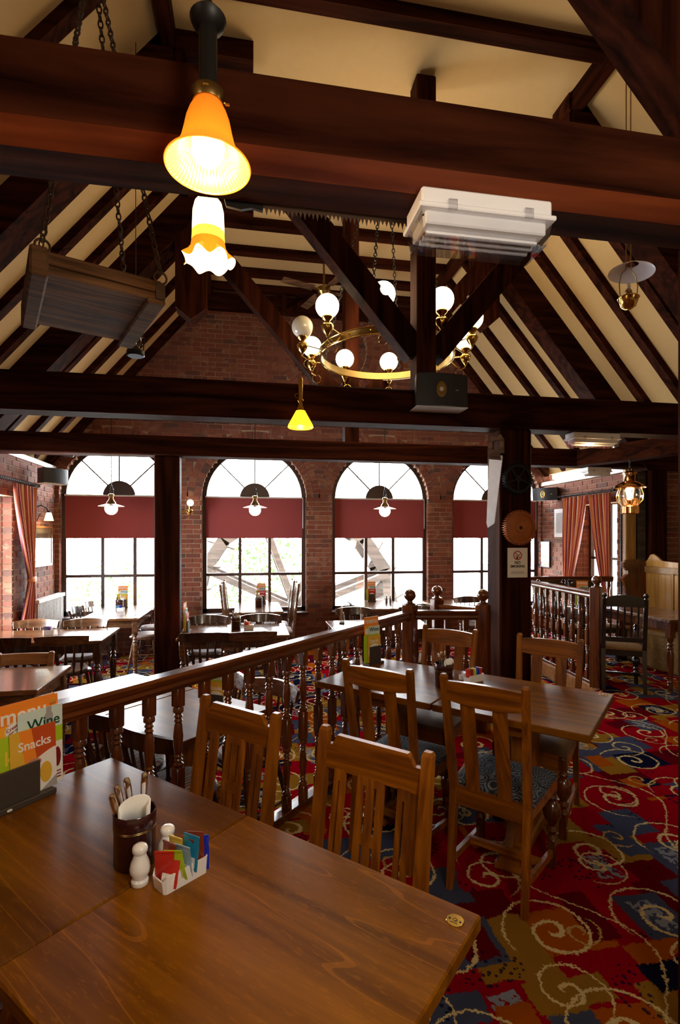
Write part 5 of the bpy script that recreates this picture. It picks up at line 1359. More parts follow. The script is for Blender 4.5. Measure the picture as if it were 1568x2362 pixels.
# yellow cone lamp on the second beam
cl = thing('cone_lamp', 'small lit yellow cone lamp on a brass stem at the second beam', 'lamp', (0.40, 4.03, 0))
M['yellowglass'] = frm('yellow_cone_glass', (1.0, 0.50, 0.02), 1.9)
MB().lathe([(0.035, 2.585), (0.04, 2.575), (0.095, 2.475), (0.10, 2.458), (0.096, 2.452)], 36, cap=False).build('glass_shade', M['yellowglass'], cl, True)
MB().sphere((0, 0, 2.50), 0.03, 14, 10).build('bulb', M['bulb_soft'], cl, True)
MB().lathe([(0.0001, 2.84), (0.012, 2.84), (0.018, 2.825), (0.014, 2.80), (0.017, 2.79), (0.017, 2.68), (0.028, 2.66), (0.016, 2.645), (0.020, 2.62), (0.036, 2.598), (0.036, 2.583), (0.0001, 2.583)], 24, cap=False).build('stem', M['brass'], cl, True)
MB().torus((-0.028, 0, 2.70), 0.016, 0.003, 14, 6, 'y').build('bracket_ring', M['brass'], cl, True)
MB().tube([(0, 0, 2.72), (0, 0.13, 2.72)], 0.008, 8).build('bracket', M['brass'], cl, True)
lt = light('cone_lamp_light', 'POINT', (0, 0, 2.44), 2.0, (1.0, 0.7, 0.3), 0.03); lt.parent = cl

# three ship pendants by the windows
def pendant():
    p = thing('ship_pendant', '', 'lamp')
    MB().sphere((0, 0, -0.07), 0.088, 24, 14).build('globe', M['bulb_soft'], p, True)
    MB().lathe([(0.055, 0.005), (0.08, -0.005), (0.175, -0.035), (0.178, -0.038), (0.078, -0.012), (0.05, 0.0)], 36, cap=False).build('disc_shade', M['blindcream'], p, True)
    MB().lathe([(0.068, -0.015), (0.062, 0.02), (0.04, 0.05), (0.03, 0.07), (0.032, 0.11), (0.04, 0.118), (0.036, 0.14), (0.012, 0.148), (0.0001, 0.148)], 24, cap=False).build('fitter', M['dullbrass'], p, True)
    for k in range(3):
        a = k * 2.094; MB().tube([(0.035 * math.cos(a), 0.035 * math.sin(a), 0.135), (0.014 * math.cos(a), 0.014 * math.sin(a), 0.26)], 0.0035, 5).build('chain', M['iron'], p)
    MB().tube([(0, 0, 0.14), (0.03, 0, 0.20), (0, 0, 0.27), (0, 0, 1.36)], 0.006, 6).build('cord', M['iron'], p)
    MB().bar((0, 0, 1.35), (0, 0.46, 1.40), 0.015, 0.03).build('wall_arm', M['iron'], p)
    return p
pd = pendant()
for i, (x, lab) in enumerate(((-1.935, 'in front of the left window'), (0.10, 'in front of the second window'), (2.11, 'in front of the third window'))):
    once(pd, (x, 7.92, 2.085), 0, 'brass ship pendant with disc shade ' + lab, 'pendants before the windows')
    light('pendant_light', 'POINT', (x, 7.72, 2.0), 2.5, (1.0, 0.62, 0.35), 0.08)

# wall lamps
wlm = thing('wall_lamp', 'brass wall lamp with small lit globe on the pier beside the left post', 'lamp', (-0.93, 8.27, 2.0))
MB().sphere((0.06, -0.06, 0.13), 0.05, 18, 12).build('globe', M['bulb_soft'], wlm, True)
MB().lathe([(0.0001, -0.06), (0.012, -0.055), (0.04, -0.02), (0.046, 0.01), (0.03, 0.03), (0.036, 0.06), (0.04, 0.075), (0.0001, 0.075)], 20, Matrix.Translation((0.06, -0.06, 0.0)), cap=False).build('font', M['brass'], wlm, True)
MB().torus((-0.03, -0.06, -0.05), 0.06, 0.005, 20, 6, 'y').build('arm_ring', M['brass'], wlm, True)
MB().tube([(0.03, -0.06, 0.0), (-0.06, -0.03, -0.02), (-0.08, 0.11, 0.0)], 0.007, 6).build('arm', M['brass'], wlm, True)
MB().lathe([(0.04, 0), (0.035, 0.012), (0.0001, 0.014)], 18, Matrix.Translation((-0.08, 0.118, 0)) @ Matrix.Rotation(PI / 2, 4, 'X')).build('wall_plate', M['brass'], wlm, True)
wl2 = thing('picture_lamp', 'swan-neck wall lamp with lit frosted shade above the left picture', 'lamp', (WL + 0.02, 7.60, 1.92))
MB().tube([(0, -0.05, 0.0), (0.02, 0.0, 0.09), (0.06, 0.07, 0.12), (0.10, 0.14, 0.09), (0.12, 0.17, 0.03)], 0.010, 8).build('swan_neck', M['iron'], wl2, True)
MB().tube([(0.02, 0.0, 0.02), (0.05, 0.05, 0.0), (0.02, 0.03, -0.09), (0.0, -0.03, -0.15), (0.01, 0.0, -0.17)], 0.006, 6).build('scroll', M['iron'], wl2, True)
MB().lathe([(0.025, 0.0), (0.035, -0.02), (0.055, -0.10), (0.06, -0.115)], 22, Matrix.Translation((0.12, 0.17, 0.03)), cap=False).build('shade', M['frill_white'], wl2, True)
MB().lathe([(0.0001, 0.02), (0.022, 0.015), (0.03, -0.005), (0.0001, -0.006)], 18, Matrix.Translation((0.12, 0.17, 0.03)), cap=False).build('cap', M['iron'], wl2, True)
lt = light('picture_lamp_light', 'POINT', (0.16, 0.17, -0.1), 4, (1.0, 0.72, 0.4), 0.04); lt.parent = wl2

# chandelier
ch = thing('chandelier', 'big brass cartwheel chandelier with white globes behind the second truss', 'chandelier', (1.37, 5.08, 3.43))
rg = MB(); n = 72; vs = []; fs = []
for i in range(n):
    a = 2 * PI * i / n
    for r in (0.655, 0.675):
        for z in (-0.035, 0.035): vs.append((r * math.cos(a), r * math.sin(a), z))
for i in range(n):
    a, b = i * 4, ((i + 1) % n) * 4
    fs += [(a, a + 1, b + 1, b), (a + 2, b + 2, b + 3, a + 3), (a, b, b + 2, a + 2), (a + 1, a + 3, b + 3, b + 1)]
rg.add(vs, fs).build('ring', M['dullbrass'], ch, True)
for z in (-0.035, 0.035): MB().torus((0, 0, z), 0.672, 0.007, 72, 6).build('ring_bead', M['brass'], ch, True)
sd = MB(); [sd.sphere((0.68 * math.cos(k * PI / 20), 0.68 * math.sin(k * PI / 20), 0), 0.008, 6, 4) for k in range(40)]; sd.build('studs', M['brass'], ch)
gl_ = MB().sphere((0, 0, 0), 0.105, 24, 16).mesh('globe', M['opal_lit'], True); go = MB().sphere((0, 0, 0), 0.105, 24, 16).mesh('globe', M['opal_off'], True)
fnt = MB().lathe([(0.0001, -0.135), (0.008, -0.13), (0.012, -0.115), (0.03, -0.09), (0.052, -0.055), (0.056, -0.03), (0.045, -0.012), (0.02, 0.0), (0.026, 0.015), (0.042, 0.03), (0.05, 0.045), (0.048, 0.055), (0.0001, 0.055)], 24, cap=False).mesh('font', M['brass'], True)
for k in range(10):
    a = math.radians(83 + 36 * k - 10); c_, s_ = math.cos(a), math.sin(a)
    arm = MB(); arm.tube([(0.67 * c_, 0.67 * s_, 0.0), (0.74 * c_, 0.74 * s_, -0.06), (0.80 * c_, 0.80 * s_, -0.09), (0.85 * c_, 0.85 * s_, -0.06)], 0.007, 7)
    arm.tube([(0.67 * c_, 0.67 * s_, 0.02), (0.77 * c_, 0.77 * s_, 0.04), (0.82 * c_, 0.82 * s_, 0.05)], 0.005, 6)
    arm.torus((0.79 * c_, 0.79 * s_, -0.13), 0.045, 0.003, 16, 5, 'y')
    ao = arm.build('arm', M['brass'], ch, True)
    put('font', fnt, ao, (0.85 * c_, 0.85 * s_, 0.08)); g_ = put('globe', go if k == 3 else gl_, ao, (0.85 * c_, 0.85 * s_, 0.225))
    if k == 3: g_['label'] = 'unlit white globe'
cc = Vector((0, 0, CEIL - 0.15 - 3.43))
for k in range(4):
    a = PI / 4 + k * PI / 2 + 0.3
    link_chain('chain', (0.66 * math.cos(a), 0.66 * math.sin(a), 0.04), (0.16 * math.cos(a), 0.16 * math.sin(a), 1.90), M['iron'], ch, 0.005, 0.05)
for a in (75, 120, 45): pass
light('chandelier_light', 'POINT', (1.37, 5.08, 3.9), 70, (1.0, 0.72, 0.42), 0.5)

# ceiling fan
fn = thing('ceiling_fan', 'brown ceiling fan high in front of the brick gable', 'fan', (1.02, 7.05, 4.98))
MB().lathe([(0.0001, -0.08), (0.05, -0.075), (0.09, -0.03), (0.09, 0.03), (0.03, 0.06), (0.015, 0.07), (0.015, 0.36), (0.0001, 0.36)], 22, cap=False).build('motor', M['dullbrass'], fn, True)
for k in range(4):
    q = Matrix.Rotation(math.radians(200 + 90 * k), 4, 'Z') @ Matrix.Rotation(0.2, 4, 'X')
    MB().box(0.16, -0.06, -0.004, 0.62, 0.06, 0.004, q, ch=0.003).build('blade', M['oldwood'], fn)
    MB().box(0.07, -0.02, -0.006, 0.20, 0.02, 0.006, q).build('blade_iron', M['dullbrass'], fn)

# hanging plank tray on chains
tr = thing('hanging_plank', 'weathered wooden plank tray hung on chains in front of the left roof slope', 'plank', (-0.648, 2.345, 2.55), math.radians(24))
MB().box(-0.21, -0.27, 0.0, 0.21, 0.27, 0.03, ch=0.004).build('board', M['oldwood'], tr)
MB().box(-0.215, -0.285, 0.03, 0.215, -0.245, 0.075, ch=0.008).build('side_rail', M['oldwood'], tr)
MB().box(-0.215, 0.245, 0.03, 0.215, 0.285, 0.075, ch=0.008).build('side_rail', M['oldwood'], tr)
MB().box(-0.245, -0.29, -0.022, -0.185, 0.29, 0.085, ch=0.008).build('cross_bar', M['oldwood'], tr)
MB().box(0.155, -0.29, -0.022, 0.225, 0.29, 0.0, ch=0.006).build('cross_bar', M['oldwood'], tr)
for sx in (-1, 1):
    for sy in (-1, 1):
        x, y = sx * 0.205, sy * 0.285
        MB().box(x - 0.018, y - 0.004, 0.0, x + 0.018, y + 0.004, 0.06).build('bracket', M['rust'], tr)
        MB().torus((x, y, 0.085), 0.024, 0.0045, 16, 6, 'y').build('ring', M['rust'], tr, True)
        link_chain('chain', (x, y, 0.10), (0.02 * sx, 0.02 * sy, 1.42), M['rust'], tr, 0.0038, 0.034)
link_chain('chain', (0.03, 0, 1.42), (0.03, 0, 2.78), M['rust'], tr, 0.0045, 0.04)
link_chain('chain', (-0.03, 0, 1.42), (-0.03, 0, 2.78), M['rust'], tr, 0.0045, 0.04)
MB().torus((0, 0, 1.42), 0.035, 0.006, 18, 6, 'x').build('top_ring', M['rust'], tr, True)

# old hurricane lantern under the plank
hl = thing('hurricane_lantern', 'small black hurricane lantern hanging below the plank tray at left', 'lantern', (-0.795, 3.93, 2.90))
MB().lathe([(0.0001, 0), (0.055, 0), (0.062, 0.008), (0.062, 0.035), (0.04, 0.045), (0.03, 0.055), (0.0001, 0.055)], 24, cap=False).build('tank', M['iron'], hl, True)
MB().lathe([(0.026, 0.055), (0.044, 0.10), (0.044, 0.13), (0.028, 0.185)], 22, cap=False).build('chimney', M['lampglass'], hl, True)
MB().lathe([(0.03, 0.185), (0.034, 0.2), (0.022, 0.21), (0.024, 0.235), (0.012, 0.245), (0.0001, 0.247)], 20, cap=False).build('hood', M['iron'], hl, True)
for s in (-1, 1): MB().tube([(s * 0.05, 0, 0.03), (s * 0.058, 0, 0.10), (s * 0.05, 0, 0.19), (s * 0.015, 0, 0.23)], 0.004, 6).build('side_tube', M['iron'], hl, True)
cg = MB(); [cg.torus((0, 0, z), 0.047, 0.0015, 20, 4) for z in (0.09, 0.14)]; cg.build('wire_guard', M['iron'], hl)
MB().tube([(0, 0, 0.24), (0, 0, 2.25)], 0.003, 5).build('hanging_wire', M['iron'], hl)

# oil lamp with a tin reflector on the right
ol = thing('oil_lamp', 'brass hanging oil lamp under a tin disc at upper right', 'lamp', (2.17, 2.68, 2.985))
MB().lathe([(0.0001, -0.062), (0.02, -0.06), (0.04, -0.045), (0.052, -0.012), (0.056, 0.0), (0.052, 0.004), (0.045, 0.014), (0.02, 0.028), (0.0001, 0.03)], 28, cap=False).build('font', M['brass'], ol, True)
MB().torus((0, 0, 0.002), 0.056, 0.003, 32, 6).build('rim_band', M['brass'], ol, True)
MB().lathe([(0.014, 0.028), (0.02, 0.035), (0.018, 0.045), (0.012, 0.055), (0.0001, 0.056)], 16, cap=False).build('burner', M['dullbrass'], ol, True)
MB().lathe([(0.008, 0.055), (0.012, 0.065), (0.008, 0.085), (0.0001, 0.098)], 14, cap=False).build('flame_bulb', M['opal_off'], ol, True)
MB().lathe([(0.035, 0.205), (0.12, 0.155), (0.122, 0.152), (0.036, 0.2)], 40, Matrix.Rotation(0.12, 4, 'Y'), cap=False).build('reflector', M['tin'] if 'tin' in M else M['tubegray'], ol, True)
for s in (-1, 1): MB().tube([(s * 0.054, 0, 0.004), (s * 0.06, 0, 0.08), (s * 0.045, 0, 0.14), (s * 0.016, 0, 0.17), (s * 0.015, 0, 0.23), (s * 0.015, 0, 2.4)], 0.0032, 6).build('hanger_rod', M['dullbrass'], ol, True)

# brass ship lantern by the settle
sl = thing('ship_lantern', 'lit brass ship lantern hanging before the curtained right window', 'lantern', (4.31, 5.30, 1.87))
MB().lathe([(0.0001, 0), (0.085, 0), (0.095, 0.01), (0.095, 0.085), (0.085, 0.095), (0.05, 0.10), (0.04, 0.11), (0.0001, 0.11)], 28, cap=False).build('base', M['copper'], sl, True)
MB().lathe([(0.09, 0.10), (0.135, 0.17), (0.14, 0.23), (0.11, 0.31)], 28, cap=False).build('glass', M['lampglass'], sl, True)
for k in range(6):
    a = k * PI / 3; MB().tube([(0.09 * math.cos(a), 0.09 * math.sin(a), 0.095), (0.142 * math.cos(a), 0.142 * math.sin(a), 0.16), (0.147 * math.cos(a), 0.147 * math.sin(a), 0.22), (0.12 * math.cos(a), 0.12 * math.sin(a), 0.30)], 0.004, 6).build('guard_wire', M['brass'], sl, True)
MB().lathe([(0.17, 0.30), (0.16, 0.325), (0.10, 0.36), (0.065, 0.375), (0.062, 0.38), (0.062, 0.45), (0.075, 0.455), (0.075, 0.47), (0.04, 0.49), (0.0001, 0.495)], 32, cap=False).build('hood', M['copper'], sl, True)
MB().lathe([(0.03, 0.11), (0.035, 0.14), (0.05, 0.16), (0.03, 0.17), (0.0001, 0.17)], 20, cap=False).build('burner', M['copper'], sl, True)
MB().lathe([(0.0001, 0.17), (0.028, 0.175), (0.034, 0.21), (0.045, 0.28), (0.04, 0.30), (0.0001, 0.30)], 20, cap=False).build('bulb', M['bulb_soft'], sl, True)
MB().torus((0, 0, 0.51), 0.02, 0.004, 14, 5, 'y').build('hook', M['brass'], sl, True)
link_chain('chain', (0, 0, 0.53), (0, 0, 0.64), M['iron'], sl, 0.004, 0.035)
lt = light('ship_lantern_light', 'POINT', (-0.05, -0.05, 0.22), 9, (1.0, 0.65, 0.3), 0.05); lt.parent = sl

# bulkhead light fittings under the beams
def bulkhead(lab, loc, L, lit=False, rz=0, sc_=1.0):
    t = thing('bulkhead_light', lab, 'light fitting', loc, rz, 'white bulkhead fittings')
    W = 0.068 * sc_
    MB().box(-L / 2, -W, -0.045 * sc_, L / 2, W, 0.0, ch=0.006).build('housing', M['white_plastic'], t)
    MB().box(-L / 2 - 0.008, -W - 0.008, -0.058 * sc_, L / 2 + 0.008, W + 0.008, -0.045 * sc_, ch=0.003).build('rim', M['white_plastic'], t)
    h0, h1 = -0.058 * sc_, -0.118 * sc_; a = 0.82
    b = MB(); b.add([(-L / 2, -W, h0), (L / 2, -W, h0), (L / 2, W, h0), (-L / 2, W, h0), (-L / 2 * 0.95, -W * a, h1), (L / 2 * 0.95, -W * a, h1), (L / 2 * 0.95, W * a, h1), (-L / 2 * 0.95, W * a, h1)],
                    [(0, 1, 5, 4), (1, 2, 6, 5), (2, 3, 7, 6), (3, 0, 4, 7), (4, 5, 6, 7)]); b.build('clear_cover', M['clear'], t)
    MB().box(-L / 2 * 0.93, -W * 0.86, -0.092 * sc_, L / 2 * 0.93, W * 0.8, -0.058 * sc_, ch=0.004).build('reflector', M['tubegray'], t)
    for y in (-0.025, 0.0, 0.025):
        MB().tube([(-L / 2 * 0.86, y * sc_, -0.10 * sc_), (L / 2 * 0.86, y * sc_, -0.10 * sc_)], 0.007 * sc_, 10).build('tube', M['tubegray'], t, True)
    for x in (-0.28, 0.30): MB().box(x * L - 0.012, -W - 0.012, -0.062 * sc_, x * L + 0.012, -W - 0.006, -0.036 * sc_).build('clip', M['clear'], t)
    for x in (-0.47, -0.2, 0.05, 0.2, 0.45): MB().lathe([(0.003, 0), (0.003, 0.003)], 8, Matrix.Translation((x * L, -W * 0.7, -0.068 * sc_))).build('screw', M['iron'], t)
    if lit:
        MB().sphere((-0.05, -0.02, -0.085), 0.03, 14, 10).build('bulb', M['bulb'], t, True)
        lt = light('fitting_light', 'POINT', (-0.05, -0.02, -0.16), 5, (1.0, 0.6, 0.25), 0.04); lt.parent = t
bulkhead('white emergency light box screwed under the near beam', (0.635, 1.372, 2.525), 0.375, rz=0.0)
bulkhead('white light box with glowing bulb under the second beam', (3.075, 4.25, 2.54), 0.46, True)
bulkhead('small white light box under the third beam near the curtains', (4.42, 6.03, 2.50), 0.34)

# loudspeakers
def speaker(lab, loc, rz, w=0.43, h=0.26, d=0.17, tilt=0.0, eye=True):
    t = thing('loudspeaker', lab, 'loudspeaker', loc, rz, 'black loudspeakers'); t.rotation_euler = (tilt, 0, rz)
    vs = []; fs = []; n = 10
    for z in (-h / 2, h / 2):
        for i in range(n + 1):
            x = -w / 2 + w * i / n; vs.append((x, -d / 2 - 0.035 * (1 - (2 * i / n - 1) ** 2), z))
        vs += [(w / 2 * 0.8, d / 2, z), (-w / 2 * 0.8, d / 2, z)]
    m = n + 3
    fs = [(i, (i + 1) % m, (i + 1) % m + m, i + m) for i in range(m)] + [tuple(reversed(range(m))), tuple(range(m, 2 * m))]
    MB().add(vs, fs).build('cabinet', M['black'], t)
    MB().box(-w / 2, -d / 2 - 0.012, -h / 2 - 0.006, w / 2, d / 2, -h / 2).build('base_strip', M['blindcream'], t)
    if eye:
        R_ = Matrix.Translation((-0.02, -d / 2 - 0.032, 0.0)) @ Matrix.Rotation(PI / 2, 4, 'X')
        MB().lathe([(0.045, 0), (0.042, 0.008), (0.028, 0.01), (0.0001, 0.003)], 26, R_ @ Matrix.Scale(1.5, 4, (0, 1, 0)), cap=False).build('horn', M['dullbrass'], t, True)
        MB().lathe([(0.020, 0.006), (0.016, 0.014), (0.0001, 0.016)], 20, R_, cap=False).build('tweeter', M['blindcream'], t, True)
        MB().box(0.10, -d / 2 - 0.033, -0.004, 0.125, -d / 2 - 0.024, 0.0).build('badge', M['porcelain_tag'], t)
speaker('black curved loudspeaker on the second beam at the foot of the king post', (1.525, 4.035, 2.775), 0)
speaker('black loudspeaker on the left wall beside the arched window', (-2.62, 7.62, 2.43), math.radians(55), 0.36, 0.20, 0.18, eye=False)
speaker('black loudspeaker high on the right wall left of the curtains', (4.93, 8.0, 2.33), math.radians(-48), 0.40, 0.21, 0.18, 0.08)
def flood(lab, loc, rz):
    t = thing('floodlight', lab, 'floodlight', loc, rz, 'small black floodlights')
    MB().box(-0.09, -0.04, -0.06, 0.09, 0.04, 0.06, ch=0.01).build('body', M['black'], t); MB().box(-0.08, -0.044, -0.05, 0.08, -0.04, 0.05).build('lens', M['clear'], t)
    MB().bar((0, 0.04, 0), (0, 0.10, 0.06), 0.03, 0.02).build('bracket', M['iron'], t)
flood('small black floodlight on the gable inside the top of the brick ring', (1.16, 8.26, 5.27), 0)
flood('small black floodlight above the left arched window', (-2.62, 8.22, 2.85), 0.2)

# things on the saw post
PVf = 4.168
sg_ = thing('sign', 'white NO SMOKING sign on the saw post below the gears', 'sign', (2.292, PVf - 0.003, 1.383))
MB().box(-0.093, -0.003, -0.128, 0.093, 0.0, 0.128).build('plate', M['p_white'], sg_)
ro_ = MB().torus((0, -0.0036, 0.063), 0.036, 0.0045, 40, 6, 'y').build('prohibition_ring', M['p_red'], sg_, True)
MB().bar((-0.026, -0.0045, 0.089), (0.026, -0.0045, 0.037), 0.006, 0.002, (0, 1, 0)).build('diagonal_bar', M['p_red'], ro_)
MB().bar((-0.022, -0.0036, 0.052), (0.022, -0.0036, 0.070), 0.005, 0.001, (0, 1, 0)).build('cigarette', M['p_black'], ro_)
MB().prism([(-0.012, 0.048), (0.004, 0.052), (0.006, 0.038), (-0.002, 0.030), (-0.012, 0.036)], -0.0038, -0.003).build('hand', M['p_black'], ro_)
text('lettering', 'NO', 0.034, M['p_black'], sg_, (0, -0.0034, 0.0), FR, bold=0.001)
text('lettering', 'SMOKING', 0.030, M['p_black'], sg_, (0, -0.0034, -0.032), FR, bold=0.001)
text('lettering', 'It is against the law to\nsmoke in these premises', 0.0125, M['p_black'], sg_, (0, -0.0034, -0.085), FR, 0.0003)
def gear(lab, loc, r, teeth, mat, web, th=0.035):
    t = thing('gear_wheel', lab, 'gear', loc, 0, 'old gear wheels on the post')
    R_ = Matrix.Rotation(PI / 2, 4, 'X')
    n = 48
    def ringm(r0, r1, a, b): return [(r0, a), (r1, a), (r1, b), (r0, b), (r0, a)]
    MB().lathe(ringm(r * 0.80 if web else r * 0.74, r * 0.9, 0, th), 48, R_, cap=False).build('rim', M[mat], t, True)
    tt = MB()
    for k in range(teeth):
        a = 2 * PI * k / teeth; q = R_ @ Matrix.Rotation(a, 4, 'Z')
        tt.add([(r * 0.88, -r * 0.035, 0), (r, -r * 0.018, 0), (r, r * 0.018, 0), (r * 0.88, r * 0.035, 0), (r * 0.88, -r * 0.035, th), (r, -r * 0.018, th), (r, r * 0.018, th), (r * 0.88, r * 0.035, th)], [(3, 2, 1, 0), (4, 5, 6, 7), (0, 1, 5, 4), (1, 2, 6, 5), (2, 3, 7, 6), (3, 0, 4, 7)], q)
    tt.build('teeth', M[mat], t)
    if web: MB().lathe([(0.0001, th * 0.3), (r * 0.82, th * 0.3), (r * 0.82, th * 0.75), (r * 0.78, th * 0.85), (r * 0.30, th * 0.85), (r * 0.27, th), (r * 0.14, th), (r * 0.13, th * 1.1), (0.0001, th * 1.1)], 40, R_, cap=False).build('web', M[mat], t, True); MB().lathe([(r * 0.1, th * 1.1), (0.0001, th * 1.16)], 20, R_ @ Matrix.Translation((0, 0, 0.0)), cap=False).build('bore', M['iron'], t)
    else:
        MB().lathe([(0.0001, 0), (r * 0.2, 0), (r * 0.2, th), (0.0001, th)], 24, R_, cap=False).build('hub', M[mat], t, True)
        for k in range(5):
            q = Matrix.Rotation(k * 2 * PI / 5 + 0.3, 4, 'Y'); MB().box(r * 0.15, -th * 0.8, -r * 0.05, r * 0.78, -th * 0.2, r * 0.05, q).build('spoke', M[mat], t)
gear('black spoked gear wheel high on the saw post', (2.285, PVf, 2.105), 0.138, 40, 'gearblack', False)
gear('orange painted gear wheel on the saw post above the sign', (2.30, PVf, 1.685), 0.152, 46, 'orange', True, 0.045)
hs = thing('handsaw', 'old handsaw hanging blade down beside the gears on the saw post', 'saw', (2.09, 4.14, 2.42), math.radians(-28)); hs.rotation_euler = (0, math.radians(5), math.radians(-52))
MB().prism([(-0.06, -0.12), (0.06, -0.12), (0.035, -0.70), (-0.02, -0.74), (-0.035, -0.70)], -0.0015, 0.0015).build('blade', M['saw'], hs)
hd = MB(); hn = [(-0.055, -0.15), (-0.075, -0.08), (-0.06, 0.02), (-0.03, 0.05), (0.0, 0.03), (0.03, 0.06), (0.06, 0.02), (0.07, -0.10), (0.05, -0.16)]
hd.prism([(-0.055, -0.15), (-0.075, -0.08), (-0.065, 0.0), (-0.035, 0.0), (-0.03, -0.07), (0.03, -0.07), (0.035, -0.10), (0.05, -0.16)], -0.012, 0.012); hd.prism([(-0.065, 0.0), (-0.05, 0.05), (0.0, 0.03), (0.03, 0.06), (0.06, 0.02), (0.03, 0.0), (0.0, 0.005), (-0.035, 0.0)], -0.012, 0.012); hd.prism([(0.03, -0.07), (0.03, 0.0), (0.06, 0.02), (0.07, -0.10), (0.035, -0.10)], -0.012, 0.012)
hd.build('handle', M['oldwood'], hs)
ts = MB(); [ts.prism([(0.058 - 0.0235 * k / 38 - 0.001, -0.13 - 0.0148 * k), (0.066 - 0.0235 * k / 38, -0.138 - 0.0148 * k), (0.057 - 0.0235 * k / 38, -0.145 - 0.0148 * k)], -0.0012, 0.0012) for k in range(38)]; ts.build('teeth', M['saw'], hs)
# two-handed saw hung along the back of the near beam
ls = thing('long_saw', 'rusty long toothed saw along the lower back edge of the near beam', 'saw', (-0.05, 1.476, 2.525))
MB().box(0.0, -0.001, 0.0, 0.60, 0.001, 0.10).build('blade', M['rust'], ls)
tt = MB(); [tt.prism([(0.012 * k, 0.001), (0.012 * k + 0.010, 0.001), (0.012 * k + 0.005, -0.012 - 0.004 * (k % 3))], -0.001, 0.001) for k in range(8, 50)]; tt.build('teeth', M['rust'], ls)
MB().prism([(-0.02, 0.03), (-0.01, -0.008), (0.03, -0.014), (0.06, -0.006), (0.09, -0.012), (0.095, 0.03)], -0.006, 0.004).build('handle', M['iron'], ls)

# pictures and notices
def frame(name, lab, cat, loc, rz, w, h, fm, inner, im='p_white', fw=0.03):
    t = thing(name, lab, cat, loc, rz)
    f = MB(); f.box(-w / 2, -0.02, -h / 2, w / 2, 0, -h / 2 + fw); f.box(-w / 2, -0.02, h / 2 - fw, w / 2, 0, h / 2); f.box(-w / 2, -0.02, -h / 2 + fw, -w / 2 + fw, 0, h / 2 - fw); f.box(w / 2 - fw, -0.02, -h / 2 + fw, w / 2, 0, h / 2 - fw)
    f.build('frame', M[fm], t)
    mnt = MB().box(-w / 2 + fw, -0.008, -h / 2 + fw, w / 2 - fw, -0.002, h / 2 - fw).build('mount', M[im], t)
    if inner: MB().box(inner[0], -0.0095, inner[1], inner[2], -0.008, inner[3]).build('print', M[inner[4]], mnt)
    MB().box(-w / 2 + fw, -0.014, -h / 2 + fw, w / 2 - fw, -0.012, h / 2 - fw).build('glazing', M['lampglass'], t)
frame('picture', 'wood framed picture on the left wall between curtain and arched window', 'picture', (WL + 0.02, 7.85, 1.48), PI / 2, 0.70, 0.56, 'lightwood', (-0.2, 0.0, 0.2, 0.18, 'p_greyp'))
nt = thing('notice_frame', 'rounded white notice panel on the right wall above the black frame', 'notice', (WR - 0.02, 7.765, 1.84), -PI / 2)
MB().box(-0.225, -0.02, -0.235, 0.225, 0.0, 0.235, ch=0.02).build('frame', M['white_plastic'], nt); MB().box(-0.16, -0.022, -0.165, 0.16, -0.02, 0.165).build('slatted_panel', M['p_greyp'], nt)
gr = MB(); [gr.box(-0.16, -0.025, -0.16 + 0.016 * k, 0.16, -0.022, -0.152 + 0.016 * k) for k in range(20)]; gr.build('slats', M['blindcream'], nt)
frame('picture', 'black framed picture low on the right wall beside the fourth window', 'picture', (WR - 0.02, 8.31, 1.31), -PI / 2, 0.36, 0.44, 'black', None, fw=0.025)

# radiator
rd = thing('radiator', 'white column radiator under the picture on the left wall', 'radiator', (WL + 0.10, 7.88, LOW))
for k in range(20):
    MB().box(-0.035, -0.47 + k * 0.048, 0.12, 0.04, -0.444 + k * 0.048, 0.90, ch=0.006).build('fin', M['radiator'], rd)
MB().box(-0.04, -0.47, 0.12, -0.03, 0.48, 0.9).build('back_plate', M['black'], rd)  # black sheet that paints in the dark of the gaps between the fins
MB().box(-0.05, -0.49, 0.90, 0.055, 0.50, 0.95, ch=0.006).build('top_grille', M['radiator'], rd); MB().box(-0.02, -0.47, 0.10, 0.02, 0.49, 0.14).build('bottom_header', M['radiator'], rd)
for y in (-0.4, 0.4): MB().box(-0.02, y - 0.015, 0, 0.02, y + 0.015, 0.12).build('foot', M['radiator'], rd)

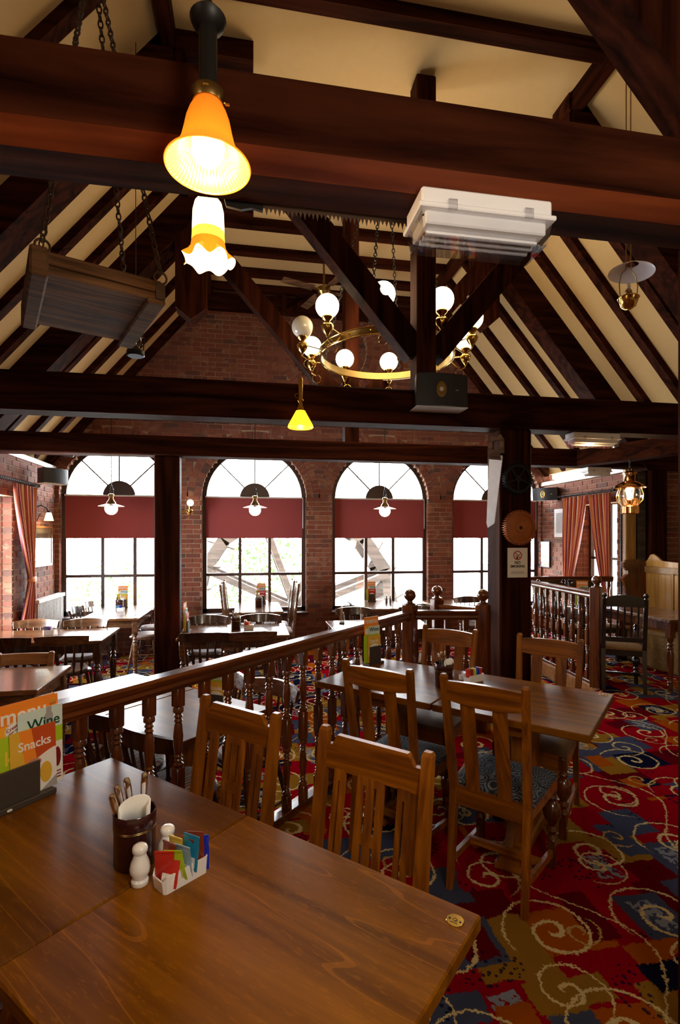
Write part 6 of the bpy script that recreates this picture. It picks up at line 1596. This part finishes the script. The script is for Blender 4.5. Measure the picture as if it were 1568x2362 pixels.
# curtains
def curtain(lab, u, v0, v1, ztop, zbot, tie_v, side, tie_z=None, flare=0.0, group='striped curtains'):
    """pleated cloth in the plane u=const gathered towards tie_v"""
    t = thing('curtain', lab, 'curtain', (u, 0, 0), 0, group)
    n, m = 96, 26; vs = []; fs = []; uvs = []
    folds = 7
    for j in range(m + 1):
        f = j / m; z = ztop + (zbot - ztop) * f
        if tie_z is not None and z < tie_z: g = max(0.0, 1 - (tie_z - z) / 0.8 * 0.75)
        else: g = (ztop - z) / (ztop - (tie_z or zbot)) ; g = min(1, g) ** 1.25
        for i in range(n + 1):
            s = i / n; v = v0 + (v1 - v0) * s
            v = v * (1 - g) + (tie_v + (s - 0.5) * 0.14) * g
            dep = (0.028 * (1 - 0.35 * g)) * math.sin(s * folds * 2 * PI + 0.6 * math.sin(f * 3 + s * 5)) + 0.008 * math.sin(s * 31 + f * 4)
            vs.append((dep * side - 0.03 * side * g, v, z))
    for j in range(m):
        for i in range(n): a = j * (n + 1) + i; fs.append((a, a + 1, a + n + 2, a + n + 1))
    me = MB().add(vs, fs).mesh('cloth', M['curtain'], True)
    uvl = me.uv_layers.new(name='uv')
    for p in me.polygons:
        for li, vi in zip(p.loop_indices, p.vertices): uvl.data[li].uv = ((vi % (n + 1)) / n, (vi // (n + 1)) / m)
    o = put('cloth', me, t); md = o.modifiers.new('cloth_thickness', 'SOLIDIFY'); md.thickness = 0.004
    if tie_z is not None:
        MB().lathe([(0.062, -0.035), (0.066, 0.0), (0.062, 0.035)], 24, Matrix.Translation((-0.03 * side, tie_v, tie_z)) @ Matrix.Scale(0.75, 4, (1, 0, 0)) @ Matrix.Scale(1.25, 4, (0, 1, 0)), cap=False).build('tie_back', M['p_orange'], t, True)
    return t
def rod(lab, u, v0, v1, z, side):
    t = thing('curtain_rod', lab, 'curtain rod', (u, 0, z)); 
    MB().tube([(0, v0, 0), (0, v1, 0)], 0.011, 8).build('rod', M['iron'], t, True)
    n = int((v1 - v0) / 0.055)
    for k in range(n): MB().torus((0, v0 + 0.05 + k * (v1 - v0 - 0.1) / max(1, n - 1), -0.005), 0.022, 0.0035, 12, 5, 'x').build('ring', M['iron'], t, True) if False else MB().torus((0, v0 + 0.05 + k * (v1 - v0 - 0.1) / max(1, n - 1), -0.004), 0.021, 0.0035, 12, 5, 'y').build('ring', M['iron'], t, True)
    for v in (v0, v1): MB().sphere((0, v, 0), 0.022, 10, 8).build('finial', M['iron'], t, True)
    for v in (v0 + 0.08, v1 - 0.05): MB().bar((0, v, 0), (-side * 0.13 * -1 * 1.0 if False else side * 0.10, v, 0.0), 0.012, 0.02).build('bracket', M['iron'], t)
curtain('striped curtain tied back at the left edge of the photo', WL + 0.11, 6.72, 7.44, 2.25, 0.0, 7.36, 1, 1.06)
rod('black curtain rod above the left striped curtain', WL + 0.11, 5.3, 7.50, 2.285, -1)
curtain('left of the two striped curtains on the right wall', WR - 0.11, 7.02, 7.66, 2.23, 0.75, 7.56, -1, None)
curtain('right of the two striped curtains on the right wall, nearer the lantern', WR - 0.11, 6.50, 7.00, 2.23, 0.75, 6.62, -1, None)
rod('black curtain rod above the two right curtains', WR - 0.11, 6.44, 7.74, 2.265, 1)

# lettering becomes plain mesh so that every object stands for itself
dg = bpy.context.evaluated_depsgraph_get()
for o in [o for o in sc.objects if o.type == 'FONT']:
    me = bpy.data.meshes.new_from_object(o.evaluated_get(dg))
    no = bpy.data.objects.new('tmp', me); C.objects.link(no); no.parent = o.parent
    no.location = o.location; no.rotation_euler = o.rotation_euler
    nm = o.name.split('.')[0]; bpy.data.objects.remove(o); no.name = nm
for o in sc.objects:
    if 'used_flag' in o: del o['used_flag']
